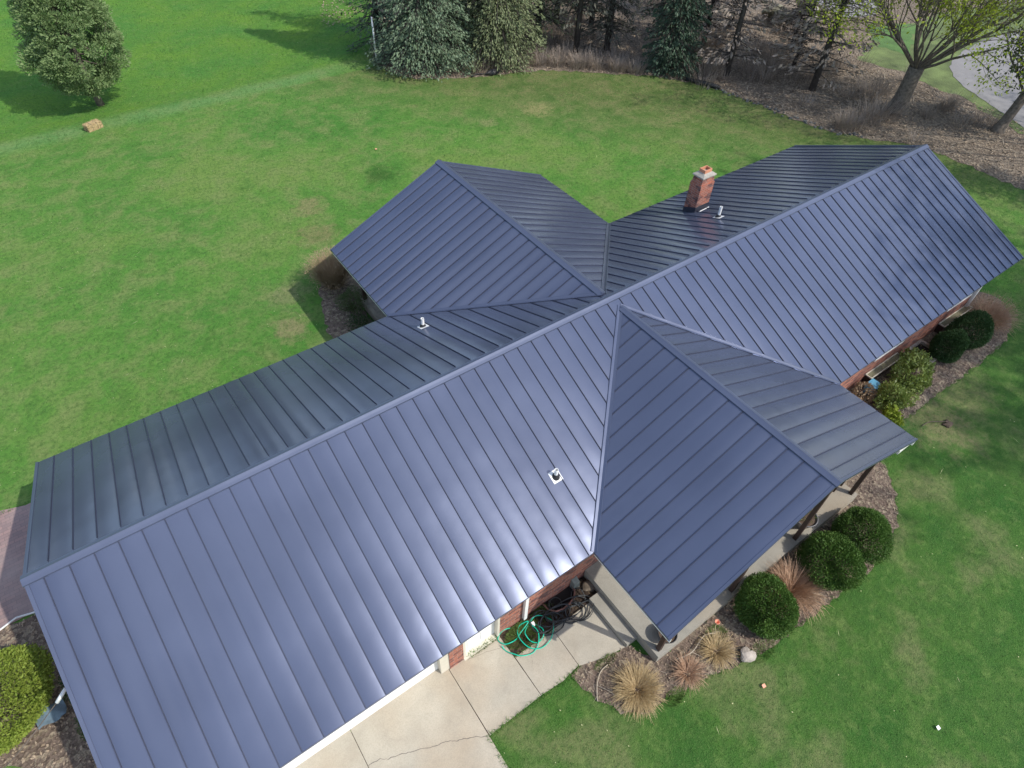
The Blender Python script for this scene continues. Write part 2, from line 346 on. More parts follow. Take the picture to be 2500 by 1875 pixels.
# ---------------------------------------------------------------- mesh helpers
class MB:
    def __init__(s):
        s.v = []; s.f = []; s.uv = []; s.mi = []; s.sm = []
    def poly(s, pts, uv=None, mi=0, smooth=False):
        k = len(s.v); s.v += [tuple(p) for p in pts]
        s.f.append(tuple(range(k, k + len(pts))))
        s.uv.append(uv or [(0, 0)] * len(pts)); s.mi.append(mi); s.sm.append(smooth)
    def wallquad(s, a, b, z0, z1, mi=0, u0=0):
        L = math.hypot(b[0] - a[0], b[1] - a[1])
        s.poly([(a[0], a[1], z0), (b[0], b[1], z0), (b[0], b[1], z1), (a[0], a[1], z1)],
               [(u0, z0), (u0 + L, z0), (u0 + L, z1), (u0, z1)], mi)
    def box(s, x0, x1, y0, y1, z0, z1, mi=0):
        s.wallquad((x0, y0), (x1, y0), z0, z1, mi); s.wallquad((x1, y0), (x1, y1), z0, z1, mi, .07)
        s.wallquad((x1, y1), (x0, y1), z0, z1, mi); s.wallquad((x0, y1), (x0, y0), z0, z1, mi, .07)
        s.poly([(x0, y0, z1), (x1, y0, z1), (x1, y1, z1), (x0, y1, z1)], [(x0, y0), (x1, y0), (x1, y1), (x0, y1)], mi)
        s.poly([(x0, y1, z0), (x1, y1, z0), (x1, y0, z0), (x0, y0, z0)], [(x0, y1), (x1, y1), (x1, y0), (x0, y0)], mi)
    def hexa(s, b4, t4, mi=0):
        s.poly(t4, mi=mi); s.poly(b4[::-1], mi=mi)
        for i in range(4):
            j = (i + 1) % 4
            s.poly([b4[i], b4[j], t4[j], t4[i]], mi=mi)
    def beam(s, p, q, wdt, h, up=(0, 0, 1), mi=0):
        p = Vector(p); q = Vector(q); d = (q - p).normalized(); up = Vector(up)
        side = d.cross(up).normalized() * wdt / 2; u = side.cross(d).normalized() * h
        s.hexa([p - side, p + side, q + side, q - side], [p - side + u, p + side + u, q + side + u, q - side + u], mi)
    def grid(s, P, mi=0, smooth=True, flip=False):
        """P: 2d list of points -> shared-vertex grid"""
        k = len(s.v); nr = len(P); nc = len(P[0])
        for r in P: s.v += [tuple(p) for p in r]
        for i in range(nr - 1):
            for j in range(nc - 1):
                a = k + i * nc + j
                f = (a, a + 1, a + nc + 1, a + nc)
                s.f.append(f[::-1] if flip else f); s.uv.append([(0, 0)] * 4); s.mi.append(mi); s.sm.append(smooth)
    def tube(s, pts, radii, seg=6, mi=0, cap=True):
        pts = [Vector(p) for p in pts]; nP = len(pts)
        if isinstance(radii, (int, float)): radii = [radii] * nP
        k = len(s.v)
        nrm = None
        for i, p in enumerate(pts):
            d = (pts[min(i + 1, nP - 1)] - pts[max(i - 1, 0)])
            if d.length < 1e-9: d = Vector((0, 0, 1))
            d.normalize()
            if nrm is None:
                nrm = d.orthogonal().normalized()
            else:
                nrm = (nrm - d * nrm.dot(d))
                nrm = nrm.normalized() if nrm.length > 1e-6 else d.orthogonal().normalized()
            bb = d.cross(nrm)
            for j in range(seg):
                a = 2 * math.pi * j / seg
                s.v.append(tuple(p + (nrm * math.cos(a) + bb * math.sin(a)) * radii[i]))
        for i in range(nP - 1):
            for j in range(seg):
                a = k + i * seg + j; b = k + i * seg + (j + 1) % seg
                s.f.append((a, b, b + seg, a + seg)); s.uv.append([(0, 0)] * 4); s.mi.append(mi); s.sm.append(True)
        if cap:
            for base, rev in ((k, True), (k + (nP - 1) * seg, False)):
                f = tuple(range(base, base + seg)); f = f[::-1] if rev else f
                s.f.append(f); s.uv.append([(0, 0)] * seg); s.mi.append(mi); s.sm.append(False)
    def lathe(s, c, prof, seg=24, mi=0, smooth=True):
        P = []
        for r, z in prof:
            P.append([(c[0] + r * math.cos(2 * math.pi * j / seg), c[1] + r * math.sin(2 * math.pi * j / seg), c[2] + z) for j in range(seg + 1)])
        s.grid(P, mi, smooth)
    def build(s, name, mats, parent=None):
        me = bpy.data.meshes.new(name)
        me.from_pydata(s.v, [], s.f)
        if not isinstance(mats, (list, tuple)): mats = [mats]
        for m in mats: me.materials.append(m)
        me.polygons.foreach_set('material_index', s.mi)
        me.polygons.foreach_set('use_smooth', s.sm)
        if any(any(u != (0, 0) for u in q) for q in s.uv[:400]):
            ul = me.uv_layers.new(name='UVMap')
            ul.data.foreach_set('uv', [c for q in s.uv for u in q for c in u])
        me.update()
        o = bpy.data.objects.new(name, me)
        COL.objects.link(o)
        if parent is not None: o.parent = parent; o.matrix_parent_inverse = parent.matrix_world.inverted() if False else Matrix.Translation(-parent.location)
        return o
def npmesh(name, V, F, mats, parent=None, mi=None):
    """V (n,3), F (m,k) arrays, all faces the same size"""
    me = bpy.data.meshes.new(name)
    V = np.asarray(V, dtype=np.float32); F = np.asarray(F, dtype=np.int32)
    m, k = F.shape
    me.vertices.add(len(V)); me.vertices.foreach_set('co', V.ravel())
    me.loops.add(m * k); me.loops.foreach_set('vertex_index', F.ravel())
    me.polygons.add(m)
    me.polygons.foreach_set('loop_start', np.arange(0, m * k, k, dtype=np.int32))
    me.polygons.foreach_set('loop_total', np.full(m, k, dtype=np.int32))
    if not isinstance(mats, (list, tuple)): mats = [mats]
    for q in mats: me.materials.append(q)
    if mi is not None: me.polygons.foreach_set('material_index', np.asarray(mi, dtype=np.int32))
    me.update(calc_edges=True); me.validate()
    o = bpy.data.objects.new(name, me)
    COL.objects.link(o)
    if parent is not None: o.parent = parent; o.matrix_parent_inverse = Matrix.Translation(-parent.location)
    return o
def tag(o, label=None, cat=None, group=None, kind=None):
    if label: o['label'] = label
    if cat: o['category'] = cat
    if group: o['group'] = group
    if kind: o['kind'] = kind
    return o
def thing(name, loc, label, cat, group=None):
    o = bpy.data.objects.new(name, None); COL.objects.link(o)
    o.location = loc; o.empty_display_size = 0.3
    return tag(o, label, cat, group)

RNG = np.random.default_rng(7)
def quads(C, D, Wd, L, W):
    """leaf quads: centre C, long axis D, width axis Wd (unit), length L, width W -> V,F (rhombus-like)"""
    n = len(C)
    a = C - D * L[:, None] / 2; c = C + D * L[:, None] / 2
    b = C + Wd * W[:, None] / 2 - D * L[:, None] * 0.05; d = C - Wd * W[:, None] / 2 - D * L[:, None] * 0.05
    V = np.stack([a, b, c, d], 1).reshape(-1, 3)
    F = np.arange(n * 4).reshape(n, 4)
    return V, F
def unit(v):
    return v / np.maximum(np.linalg.norm(v, axis=-1, keepdims=True), 1e-9)
def rnd_dirs(n, rng=RNG):
    return unit(rng.normal(size=(n, 3)))

# ================================================================ THE HOUSE
HE = 2.53; L = 28.0; A = 4.484; AB = 4.628; RI = 1.994
WX, WA, WB, WL = 13.423, 4.197, 4.392, 8.512
PX, PA, PB, PL = 13.476, 4.191, 4.443, 6.726
SF = RI / A; SB = RI / AB; ZR = HE + RI
ZW = HE + SF * WA; ZP = HE + SF * PA
sWL = (ZW - HE) / WA; sWR = (ZW - HE) / WB
sPL = (ZP - HE) / PA; sPR = (ZP - HE) / PB
SP = 0.403
house = thing('brick_house', (0, 0, 0), 'long single storey red brick house under a dark grey blue standing seam metal roof', 'house')

def strips(lo, hi, phase, sp):
    xs = [lo]; x = phase
    while x < lo + 0.02: x += sp
    while x < hi - 0.02: xs.append(x); x += sp
    xs.append(hi); return xs
BOW = 0.009
TH = 0.025
def slope(name, u0, u1, phase, z_at, ends, axis, seam_top, flipn, sp=SP, valley_at=lambda u: False):
    """A standing seam plane. u runs along the ridge; v across. ends(u)->(v_ridge, v_low); z_at(u,v)."""
    pan = MB(); sm = pan
    us = strips(u0, u1, phase, sp)
    P3 = (lambda u, v, z: (u, v, z)) if axis == 'x' else (lambda u, v, z: (v, u, z))
    for a, b in zip(us[:-1], us[1:]):
        nc = 8; rows = 14
        G = []
        cs = [a + (b - a) * i / nc for i in range(nc + 1)]
        bow = BOW * random.uniform(0.75, 1.25) * min(1, (b - a) / sp)
        for r in range(rows + 1):
            row = []
            for i, u in enumerate(cs):
                v0, v1 = ends(u)
                t = r / rows; v = v0 + (v1 - v0) * t
                x = (u - a) / (b - a)
                row.append(P3(u, v, z_at(u, v) + bow * 4 * x * (1 - x)))
            G.append(row)
        pan.grid(G, 0, True, flipn)
    # soffit side
    for a, b in zip(us[:-1], us[1:]):
        a0, a1 = ends(a); b0, b1 = ends(b)
        q = [P3(a, a0, z_at(a, a0) - TH), P3(b, b0, z_at(b, b0) - TH), P3(b, b1, z_at(b, b1) - TH), P3(a, a1, z_at(a, a1) - TH)]
        pan.poly(q if not flipn else q[::-1])
    # seams
    for u in us[1:-1]:
        v0, v1 = ends(u); sgn = 1 if v1 > v0 else -1
        v0s = seam_top(u) if seam_top else v0
        if (v1 - v0s) * sgn < 0.15: continue
        v1s = v1
        if valley_at(u): v1s = v1 - sgn * 0.09
        if (v1s - v0s) * sgn < 0.1: continue
        lo = (u, v0s); h = 0.028; wd = 0.006
        q0 = []; 
        for (uu, vv) in ((u - wd, v0s), (u + wd, v0s), (u + wd, v1s), (u - wd, v1s)):
            q0.append(P3(uu, vv, z_at(uu, vv) - 0.004))
        q1 = [(p[0], p[1], p[2] + h) for p in q0]
        sm.hexa(q0, q1, 1)
    return pan.build(name, [M['roof'], M['seam']], house)
def hF(y): return HE + SF * (A + y)
def hB(y): return HE + SB * (AB - y)
def hP(x): return HE + (sPL * (x - (PX - PA)) if x < PX else sPR * ((PX + PB) - x))
def hW(x): return HE + (sWL * (x - (WX - WA)) if x < WX else sWR * ((WX + WB) - x))
def front_ends(x):
    lo = -A
    if PX - PA < x < PX + PB: lo = min(0, -A + (hP(x) - HE) / SF)
    return (0.0, lo)
def back_ends(x):
    hi = AB
    if WX - WA < x < WX + WB: hi = max(0, AB - (hW(x) - HE) / SB)
    return (0.0, hi)
random.seed(3)
rf = slope('roof_slope', 0, L, 0.29, lambda x, y: hF(y), front_ends, 'x', lambda x: -0.11, True, valley_at=lambda x: PX - PA < x < PX + PB)
rb = slope('roof_slope', 0, L, 0.39, lambda x, y: hB(y), back_ends, 'x', lambda x: 0.22, False, valley_at=lambda x: WX - WA < x < WX + WB)
# wing: u = y, v = x
def wing_l(y):
    lo = WX - WA
    if y < AB: lo = min(WX, WX - WA + (hB(y) - HE) / sWL)
    return (WX, lo)
def wing_r(y):
    lo = WX + WB
    if y < AB: lo = max(WX, WX + WB - (hB(y) - HE) / sWR)
    return (WX, lo)
ywa = AB - (ZW - HE) / SB
rwl = slope('roof_slope', ywa, WL, 8.11 - 0.396 * 20, lambda y, x: hW(x) if x < WX else ZW, wing_l, 'y', lambda y: WX - 0.13, False, 0.396, valley_at=lambda y: y < AB)
rwr = slope('roof_slope', ywa, WL, 8.11 - 0.396 * 20, lambda y, x: HE + sWR * (WX + WB - x), wing_r, 'y', lambda y: WX + 0.13, True, 0.396, valley_at=lambda y: y < AB)
def por_l(y):
    lo = PX - PA
    if y > -A: lo = min(PX, PX - PA + (hF(y) - HE) / sPL)
    return (PX, lo)
def por_r(y):
    lo = PX + PB
    if y > -A: lo = max(PX, PX + PB - (hF(y) - HE) / sPR)
    return (PX, lo)
ypa = -A + (ZP - HE) / SF
rpl = slope('roof_slope', -PL, ypa, -6.38, lambda y, x: HE + sPL * (x - (PX - PA)), por_l, 'y', lambda y: PX - 0.11, False, 0.4, valley_at=lambda y: y > -A)
rpr = slope('roof_slope', -PL, ypa, -6.42, lambda y, x: HE + sPR * (PX + PB - x), por_r, 'y', lambda y: PX + 0.11, True, 0.4, valley_at=lambda y: y > -A)

# ridge caps
def cap(p, q, half, s1, s2, axis, end_a=0.02, end_b=0.02):
    """folded cap: half width each side, s1/s2 slopes"""
    m = MB(); h = 0.045; t = 0.006
    p = Vector(p); q = Vector(q); d = (q - p).normalized()
    p = p - d * end_a; q = q + d * end_b
    side = Vector((0, 1, 0)) if axis == 'x' else Vector((1, 0, 0))
    prof = [(-half, -s1 * half + 0.004), (-half, -s1 * half + h), (-half * 0.5, -s1 * half * .5 + h), (0, h + 0.004), (half * .5, -s2 * half * .5 + h), (half, -s2 * half + h), (half, -s2 * half + 0.004)]
    nseg = max(2, int((q - p).length / 3.0))
    for k in range(len(prof) - 1):
        a, b = prof[k], prof[k + 1]
        pts = [p + side * a[0] + Vector((0, 0, a[1])), q + side * a[0] + Vector((0, 0, a[1])), q + side * b[0] + Vector((0, 0, b[1])), p + side * b[0] + Vector((0, 0, b[1]))]
        m.poly(pts)
    for e in (p, q):
        m.poly([e + side * a[0] + Vector((0, 0, a[1])) for a in prof])
    return m
cap((0, 0, ZR), (L, 0, ZR), 0.115, SF, SB, 'x').build('ridge_cap', M['cap'], house)
cap((WX, ywa + .04, ZW), (WX, WL, ZW), 0.125, sWL, sWR, 'y').build('ridge_cap', M['cap'], house)
cap((PX, -PL, ZP), (PX, ypa - .04, ZP), 0.11, sPL, sPR, 'y').build('ridge_cap', M['cap'], house)
# valley flashings
def valley(p, q, zadd=0.006, wd=0.16):
    m = MB(); p = Vector(p); q = Vector(q)
    d = (q - p).normalized()
    side = d.cross(Vector((0, 0, 1))).normalized()
    for s in (-1, 1):
        a = p + side * s * wd / 2; b = q + side * s * wd / 2
        up = Vector((0, 0, 0.025 + zadd)); n0 = Vector((0, 0, zadd + 0.008))
        m.poly([p + n0, q + n0, b + up + Vector((0, 0, .012)), a + up + Vector((0, 0, .012))] if s < 0 else [q + n0, p + n0, a + up + Vector((0, 0, .012)), b + up + Vector((0, 0, .012))])
        m.beam(a + up, b + up, 0.012, 0.012)
    return m
for p, q in (((PX, ypa, ZP), (PX - PA, -A, HE)), ((PX, ypa, ZP), (PX + PB, -A, HE)), ((WX, ywa, ZW), (WX - WA, AB, HE)), ((WX, ywa, ZW), (WX + WB, AB, HE))):
    valley(p, q, 0.012, 0.13).build('valley_flashing', M['roof'], house)
# rake trims (gable edges) : dark metal drip edge + white fascia below
def rake(p, q, inward):
    p = Vector(p); q = Vector(q); i = Vector(inward)
    m = MB()
    m.beam(p + i * 0.01 - Vector((0, 0, .06)), q + i * 0.01 - Vector((0, 0, .06)), 0.02, 0.075)
    m.beam(p + i * 0.03 + Vector((0, 0, .006)), q + i * 0.03 + Vector((0, 0, .006)), 0.06, 0.012)
    o = m.build('rake_trim', M['cap'], house)

rake((0, -A, HE), (0, 0, ZR), (1, 0, 0)); rake((0, AB, HE), (0, 0, ZR), (1, 0, 0))
rake((L, -A, HE), (L, 0, ZR), (-1, 0, 0)); rake((L, AB, HE), (L, 0, ZR), (-1, 0, 0))
rake((WX - WA, WL, HE), (WX, WL, ZW), (0, -1, 0)); rake((WX + WB, WL, HE), (WX, WL, ZW), (0, -1, 0))
rake((PX - PA, -PL, HE), (PX, -PL, ZP), (0, 1, 0)); rake((PX + PB, -PL, HE), (PX, -PL, ZP), (0, 1, 0))
def eave(p, q, inward):
    p = Vector(p); q = Vector(q); i = Vector(inward)
    m = MB(); m.beam(p + i * 0.006 - Vector((0, 0, .05)), q + i * 0.006 - Vector((0, 0, .05)), 0.012, 0.048)
    o = m.build('drip_edge', M['cap'], house)
    m2 = MB(); m2.beam(p + i * 0.06 - Vector((0, 0, .19)), q + i * 0.06 - Vector((0, 0, .19)), 0.03, 0.15)
    m2.build('eave_fascia', M['white_trim'], o)
eave((0, -A, HE), (PX - PA, -A, HE), (0, 1, 0)); eave((PX + PB, -A, HE), (L, -A, HE), (0, 1, 0))
eave((0, AB, HE), (WX - WA, AB, HE), (0, -1, 0)); eave((WX + WB, AB, HE), (L, AB, HE), (0, -1, 0))
eave((WX - WA, AB, HE), (WX - WA, WL, HE), (1, 0, 0)); eave((WX + WB, AB, HE), (WX + WB, WL, HE), (-1, 0, 0))
eave((PX - PA, -PL, HE), (PX - PA, -A, HE), (1, 0, 0)); eave((PX + PB, -PL, HE), (PX + PB, -A, HE), (-1, 0, 0))
# soffits
m = MB()
for x0, x1, y0, y1 in ((0.06, L - .06, -A + .08, -4.0), (0.06, L - .06, 4.15, AB - .08), (WX - WA + .08, WX + WB - .08, AB - .08, WL - .5)):
    m.box(x0, x1, y0, y1, 2.36, 2.38)
m.build('soffit', M['white_trim'], house)

# walls
m = MB()
YF = -4.0; YB = 4.15; XL = 0.45; XR = L - 0.45; ZT = 2.36
# front wall, with openings: garage door 0.9..5.6, side door 6.32..7.12
for a, b, z0, z1 in ((XL, 0.9, 0, ZT), (0.9, 5.62, 2.15, ZT), (5.88, 6.24, 0, ZT), (5.62, 5.88, 2.15, ZT), (6.24, 7.2, 2.12, ZT), (7.2, 12.6, 0, ZT), (12.6, 13.55, 2.3, ZT), (13.55, XR, 0, ZT)):
    m.wallquad((a, YF), (b, YF), z0, z1, 0, a)
m.wallquad((6.24, YF), (6.24, YF + .12), 0, 2.12); m.wallquad((7.2, YF + .12), (7.2, YF), 0, 2.12)
m.wallquad((5.88, YF + .3), (5.88, YF), 0, 2.15)
m.wallquad((XR, YF), (XR, YB), 0, ZT); m.wallquad((XR, YB), (XL, YB), 0, ZT); m.wallquad((XL, YB), (XL, YF), 0, ZT)
for X in (XL, XR):
    pts = [(X, YF, ZT), (X, YB, ZT), (X, 0, ZR - .08)]
    m.poly(pts, [(YF, ZT), (YB, ZT), (0, ZR - .08)])
m.build('wall', M['brick'], house)
# gable infill of porch and wing
m = MB()
m.poly([(WX - WA + .2, WL - .5, 2.38), (WX + WB - .2, WL - .5, 2.38), (WX, WL - .5, ZW - .1)])
m.build('gable_siding', M['cream'], house)
# garage door with panel grooves
g = MB()
for k in range(4):
    z0 = 0.02 + k * .53
    g.box(0.92, 5.66, YF + .16, YF + .20, z0, z0 + .52)
    for j in range(8): g.box(1.0 + j * .58, 1.5 + j * .58, YF + .15, YF + .16, z0 + .1, z0 + .42)
gd = g.build('garage_door', M['white_trim'], house)
g = MB(); g.box(5.66, 5.88, YF + .02, YF + .2, 0, 2.15); g.box(.9, 5.66, YF + .02, YF + .15, 2.145, 2.2)
g.build('frame', M['cream'], gd)
g = MB(); g.box(6.3, 7.14, YF + .1, YF + .14, 0.03, 2.08)
for zz in (.2, .8, 1.4):
    for xx in (6.4, 6.76): g.box(xx, xx + .26, YF + .09, YF + .1, zz, zz + .45)
dr = g.build('door', M['white_trim'], house)
g = MB(); g.box(7.14, 7.2, YF - .03, YF + .12, 0, 2.12); g.box(6.24, 6.3, YF + .0, YF + .12, 0, 2.12); g.box(6.24, 7.2, YF - .02, YF + .12, 2.08, 2.13); g.box(6.24, 7.2, YF - .04, YF + .1, 0, .03)
g.build('frame', M['cream'], dr)
g = MB(); g.box(12.62, 13.53, YF + .06, YF + .1, .34, 2.3); fd = g.build('door', M['brown_post'], house)
g = MB(); g.tube([(13.42, YF + .03, 1.3), (13.42, YF + .0, 1.3)], .03, 8); g.build('handle', M['mortar_cap'], fd)
# windows on the front wall and on the back
def window(x0, x1, z0, z1, y, face):
    fr = MB(); e = face * 0.03; t = .06
    ys = sorted((y, y + face * .04))
    fr.box(x0, x0 + t, ys[0], ys[1], z0, z1); fr.box(x1 - t, x1, ys[0], ys[1], z0, z1)
    fr.box(x0 + t, x1 - t, ys[0], ys[1], z1 - t, z1); fr.box(x0 + t, x1 - t, ys[0], ys[1], z0, z0 + t)
    fr.box((x0 + x1) / 2 - .02, (x0 + x1) / 2 + .02, ys[0], ys[1], z0 + t, z1 - t)
    o = fr.build('window', M['white_trim'], house)
    g_ = MB(); ys = sorted((y + face * .004, y + face * .012)); g_.box(x0 + t, x1 - t, ys[0], ys[1], z0 + t, z1 - t)
    g_.build('pane', M['glass'], o)
for x0, x1 in ((10.3, 11.6), (15.0, 16.6), (21.4, 23.0), (25.6, 27.2)): window(x0, x1, 1.0, 2.15, YF, -1)
for x0, x1 in ((3, 4.6), (6.6, 7.8), (19.4, 21.0), (23.4, 25.0)): window(x0, x1, 1.0, 2.15, YB, 1)
# downspouts
g = MB(); g.box(7.86, 7.95, YF - .09, YF - .01, .12, 2.34); g.hexa([(7.86, YF - .09, .12), (7.95, YF - .09, .12), (7.95, YF - .01, .12), (7.86, YF - .01, .12)][::1], [(7.86, YF - .091, .13), (7.95, YF - .091, .13), (7.95, YF - .01, .13), (7.86, YF - .01, .13)])
g.build('downspout', M['white_trim'], house)
g = MB(); g.box(27.4, 27.48, YF - .1, YF - .01, .1, 2.34); g.beam((27.44, YF - .05, .1), (27.44, YF - .45, .04), .08, .07)
g.build('downspout', M['white_trim'], house)
# white cornice returns at the porch corners
for x0, x1 in ((PX - PA + .06, PX - PA + .62), (PX + PB - .62, PX + PB - .06)):
    g = MB(); g.box(x0, x1, -PL + .05, -PL + .3, 2.33, 2.47); g.build('cornice_return', M['white_trim'], house)
def hP0(x): return min(HE + sPL * (x - (PX - PA)), HE + sPR * (PX + PB - x)) - .05
# porch posts, balusters
for x in (9.92, 12.35, 14.78, 17.17):
    g = MB(); g.box(x - .05, x + .05, -6.45, -6.35, .34, hP0(x)); g.build('post', M['brown_post'], house)
for x in (15.82, 16.16, 16.49, 16.83, 17.17):
    g = MB(); g.box(x - .02, x + .02, -6.12, -6.08, .34, hP0(x)); g.build('baluster', M['brown_post'], house)
for y in (-5.75, -5.42, -5.1):
    g = MB(); g.box(17.15, 17.19, y - .02, y + .02, .34, hP0(17.17)); g.build('baluster', M['brown_post'], house)
# back deck under the wing roof
g = MB(); k = 0; x = 9.78
while x < 17.2:
    g.box(x, x + .135, 4.15, 8.14, .44, .48); x += .143
dk = g.build('deck', M['deckwood'], house)
g = MB(); g.box(9.8, 9.84, 4.15, 8.14, .1, .43); g.box(9.84, 17.2, 8.1, 8.14, .1, .43); g.build('skirt', M['deckwood'], dk)
for x in (9.9, 13.4, 17.1):
    g = MB(); g.box(x - .06, x + .06, 7.98, 8.1, .48, 2.36); g.build('post', M['brown_post'], house)

# chimney (rotated none) : base around x 19.62..20.25, y 2.64..3.06
cx0, cx1, cy0, cy1 = 19.62, 20.24, 2.62, 3.08
g = MB()
g.box(cx0, cx1, cy0, cy1, 3.0, 4.36); g.box(cx0 + .03, cx1 - .03, cy0 + .03, cy1 - .03, 4.36, 4.50)
g.box(cx0 + .045, cx1 - .045, cy0 + .045, cy1 - .045, 4.50, 4.58)
chim = g.build('chimney', M['brick'], house)
g = MB()
b4 = [(cx0 - .0, cy0 - .0, 4.58), (cx1, cy0, 4.58), (cx1, cy1, 4.58), (cx0, cy1, 4.58)]
b5 = [(x_, y_, 4.62) for x_, y_, _ in b4]
i4 = [(cx0 + .13, cy0 + .1, 4.70), (cx1 - .13, cy0 + .1, 4.70), (cx1 - .13, cy1 - .1, 4.70), (cx0 + .13, cy1 - .1, 4.70)]
g.hexa(b4, b5); g.hexa([(a, b, c - .002) for a, b, c in b5], i4)
g.build('crown', M['mortar_cap'], chim)
g = MB()
def ring_sq(g, x0, x1, y0, y1, t, z0, z1):
    g.box(x0, x1, y0, y0 + t, z0, z1); g.box(x0, x1, y1 - t, y1, z0, z1); g.box(x0, x0 + t, y0 + t, y1 - t, z0, z1); g.box(x1 - t, x1, y0 + t, y1 - t, z0, z1)
ring_sq(g, cx0 + .15, cx1 - .15, cy0 + .11, cy1 - .11, .03, 4.66, 4.80)
g.build('flue', M['terracotta'], chim)
g = MB()
zb = lambda y: hB(y)
for (xa, ya, xb, yb) in ((cx0 - .01, cy0 - .01, cx1 + .01, cy0 - .01), (cx1 + .01, cy0 - .01, cx1 + .01, cy1 + .01), (cx0 - .01, cy1 + .01, cx0 - .01, cy0 - .01), (cx1 + .01, cy1 + .01, cx0 - .01, cy1 + .01)):
    g.poly([(xa, ya, zb(ya) - .01), (xb, yb, zb(yb) - .01), (xb, yb, zb(yb) + .2), (xa, ya, zb(ya) + .2)])
g.build('flashing', M['dark_metal'], chim)

# vent pipes
def vent(x, y, h, hfun, lean):
    z = hfun(y)
    g = MB(); g.tube([(x, y, z - .05), (x, y, z + h)], .045, 14, cap=False)
    g.tube([(x, y, z + h), (x, y, z - .05)], .035, 14, cap=False)
    P0 = [(.045, h), (.035, h)]
    g.lathe((x, y, z), P0, 14)
    o = g.build('vent_pipe', M['pvc'], house)
    b = MB(); s = (hfun(y + .1) - hfun(y - .1)) / .2
    b.lathe((x, y, z), [(.1, -.02), (.085, .03), (.06, .07), (.048, .1)], 16)
    o2 = b.build('boot', M['rubber'], o)
    f = MB(); d = .125
    c4 = [(x - d, y - d), (x + d, y - d), (x + d, y + d), (x - d, y + d)]
    f.hexa([(a, b_, z + s * (b_ - y) + .003) for a, b_ in c4], [(a, b_, z + s * (b_ - y) + .014) for a, b_ in c4])
    f.build('flange', M['pvc'], o)
    return o
vent(9.46, -2.86, .26, hF, 0); vent(9.5, 2.96, .3, hB, 0); vent(19.48, 1.61, .38, hB, 0)
# sealant smear beside the chimney
g = MB(); g.beam((cx1 + .02, cy0 - .05, zb(cy0 - .05) + .006), (cx0 + .1, cy0 - .1, zb(cy0 - .1) + .006), .03, .01)
g.build('sealant', M['pvc'], chim)

# box covers beside the front wall
for x0, x1, lb in ((21.42, 23.2, 'nearer'), (25.72, 27.56, 'farther')):
    t = thing('window_well_cover', ((x0 + x1) / 2, -4.1, 0), 'cream framed box with speckled tan top against the wall, ' + ('beside the blue box' if lb == 'nearer' else 'behind the dark round shrubs'), 'well cover', 'cream framed covers along the right front wall')
    g = MB(); g.box(x0 + .03, x1 - .03, -4.2, -4.01, 0.01, .36); g.build('side_panel', M['brown_post'], t)
    g = MB(); ring_sq(g, x0, x1, -4.235, -4.005, .03, .36, .40); g.build('frame', M['cream'], t)
    g = MB(); g.box(x0 + .03, x1 - .03, -4.205, -4.035, .362, .38); g.build('top_panel', simple('speckled_tan_' + lb, (0.2, 0.19, 0.12), .9, .5, 40, b_scale=80), t)

# ================================================================ GROUND
def sm01(t):
    t = max(0.0, min(1.0, t)); return t * t * (3 - 2 * t)
def zt(x, y):
    return -0.3 * sm01((y - 28.0) / 3.0) * sm01((21 - x) / 4.0)
g = MB()
xs = [-400, -150, -60, -30] + [-20 + 1.5 * i for i in range(60)] + [90, 150, 400]
ys = [-400, -150, -60, -30] + [-20 + 1.5 * i for i in range(60)] + [90, 150, 400]
g.grid([[(x, y, zt(x, y)) for x in xs] for y in ys], 0, True)
tag(g.build('lawn', M['lawn']), kind='structure')

from mathutils.geometry import tessellate_polygon
def sheet(name, pts, z, mat, rag=0.0, step=0.25, seed=1, thick=0.0, kind='structure', freq=1.0):
    r = random.Random(seed); P = []
    n = len(pts)
    for i in range(n):
        a = Vector((*pts[i], 0)); b = Vector((*pts[(i + 1) % n], 0)); d = b - a
        k = max(1, int(d.length / step)) if rag > 0 else 1
        nn = Vector((-d.y, d.x, 0)).normalized() if d.length > 0 else Vector((0, 0, 0))
        for j in range(k):
            P.append(a + d * j / k + nn * (r.uniform(-rag, rag) if rag else 0))
    tri = tessellate_polygon([P])
    V = [(p.x, p.y, z) for p in P]
    me = bpy.data.meshes.new(name)
    F = [tuple(t) for t in tri]
    # upward faces
    F = [f if (Vector(V[f[1]]) - Vector(V[f[0]])).cross(Vector(V[f[2]]) - Vector(V[f[0]])).z > 0 else f[::-1] for f in F]
    if thick:
        k = len(V); V += [(p.x, p.y, z - thick) for p in P]; m_ = len(P)
        F += [(i, (i + 1) % m_, k + (i + 1) % m_, k + i) for i in range(m_)]
    me.from_pydata(V, [], F); me.materials.append(mat); me.update()
    o = bpy.data.objects.new(name, me); COL.objects.link(o)
    if kind: o['kind'] = kind
    return o
wood_edge = [(24.5, 36), (21.4, 30), (20.2, 27.3), (20.4, 25.4), (21.0, 24.2), (22.5, 23.3), (24.4, 22.4), (26.0, 21.9), (27.9, 21.3), (30.2, 19.4), (32.9, 17.1), (34.1, 15.3), (34.8, 13.6), (35.1, 11.2), (35.3, 8.8), (35.9, 6.9), (37.0, 5.2), (38.2, 3.6), (38.3, 1.6), (38.2, -0.8), (38.6, -4), (39.5, -9), (41, -16)]
sheet('woodland_floor', wood_edge + [(60, -20), (70, 0), (72, 30), (60, 60), (36, 60), (30, 46)], 0.008, M['litter'], 0.16, 0.3, 2)
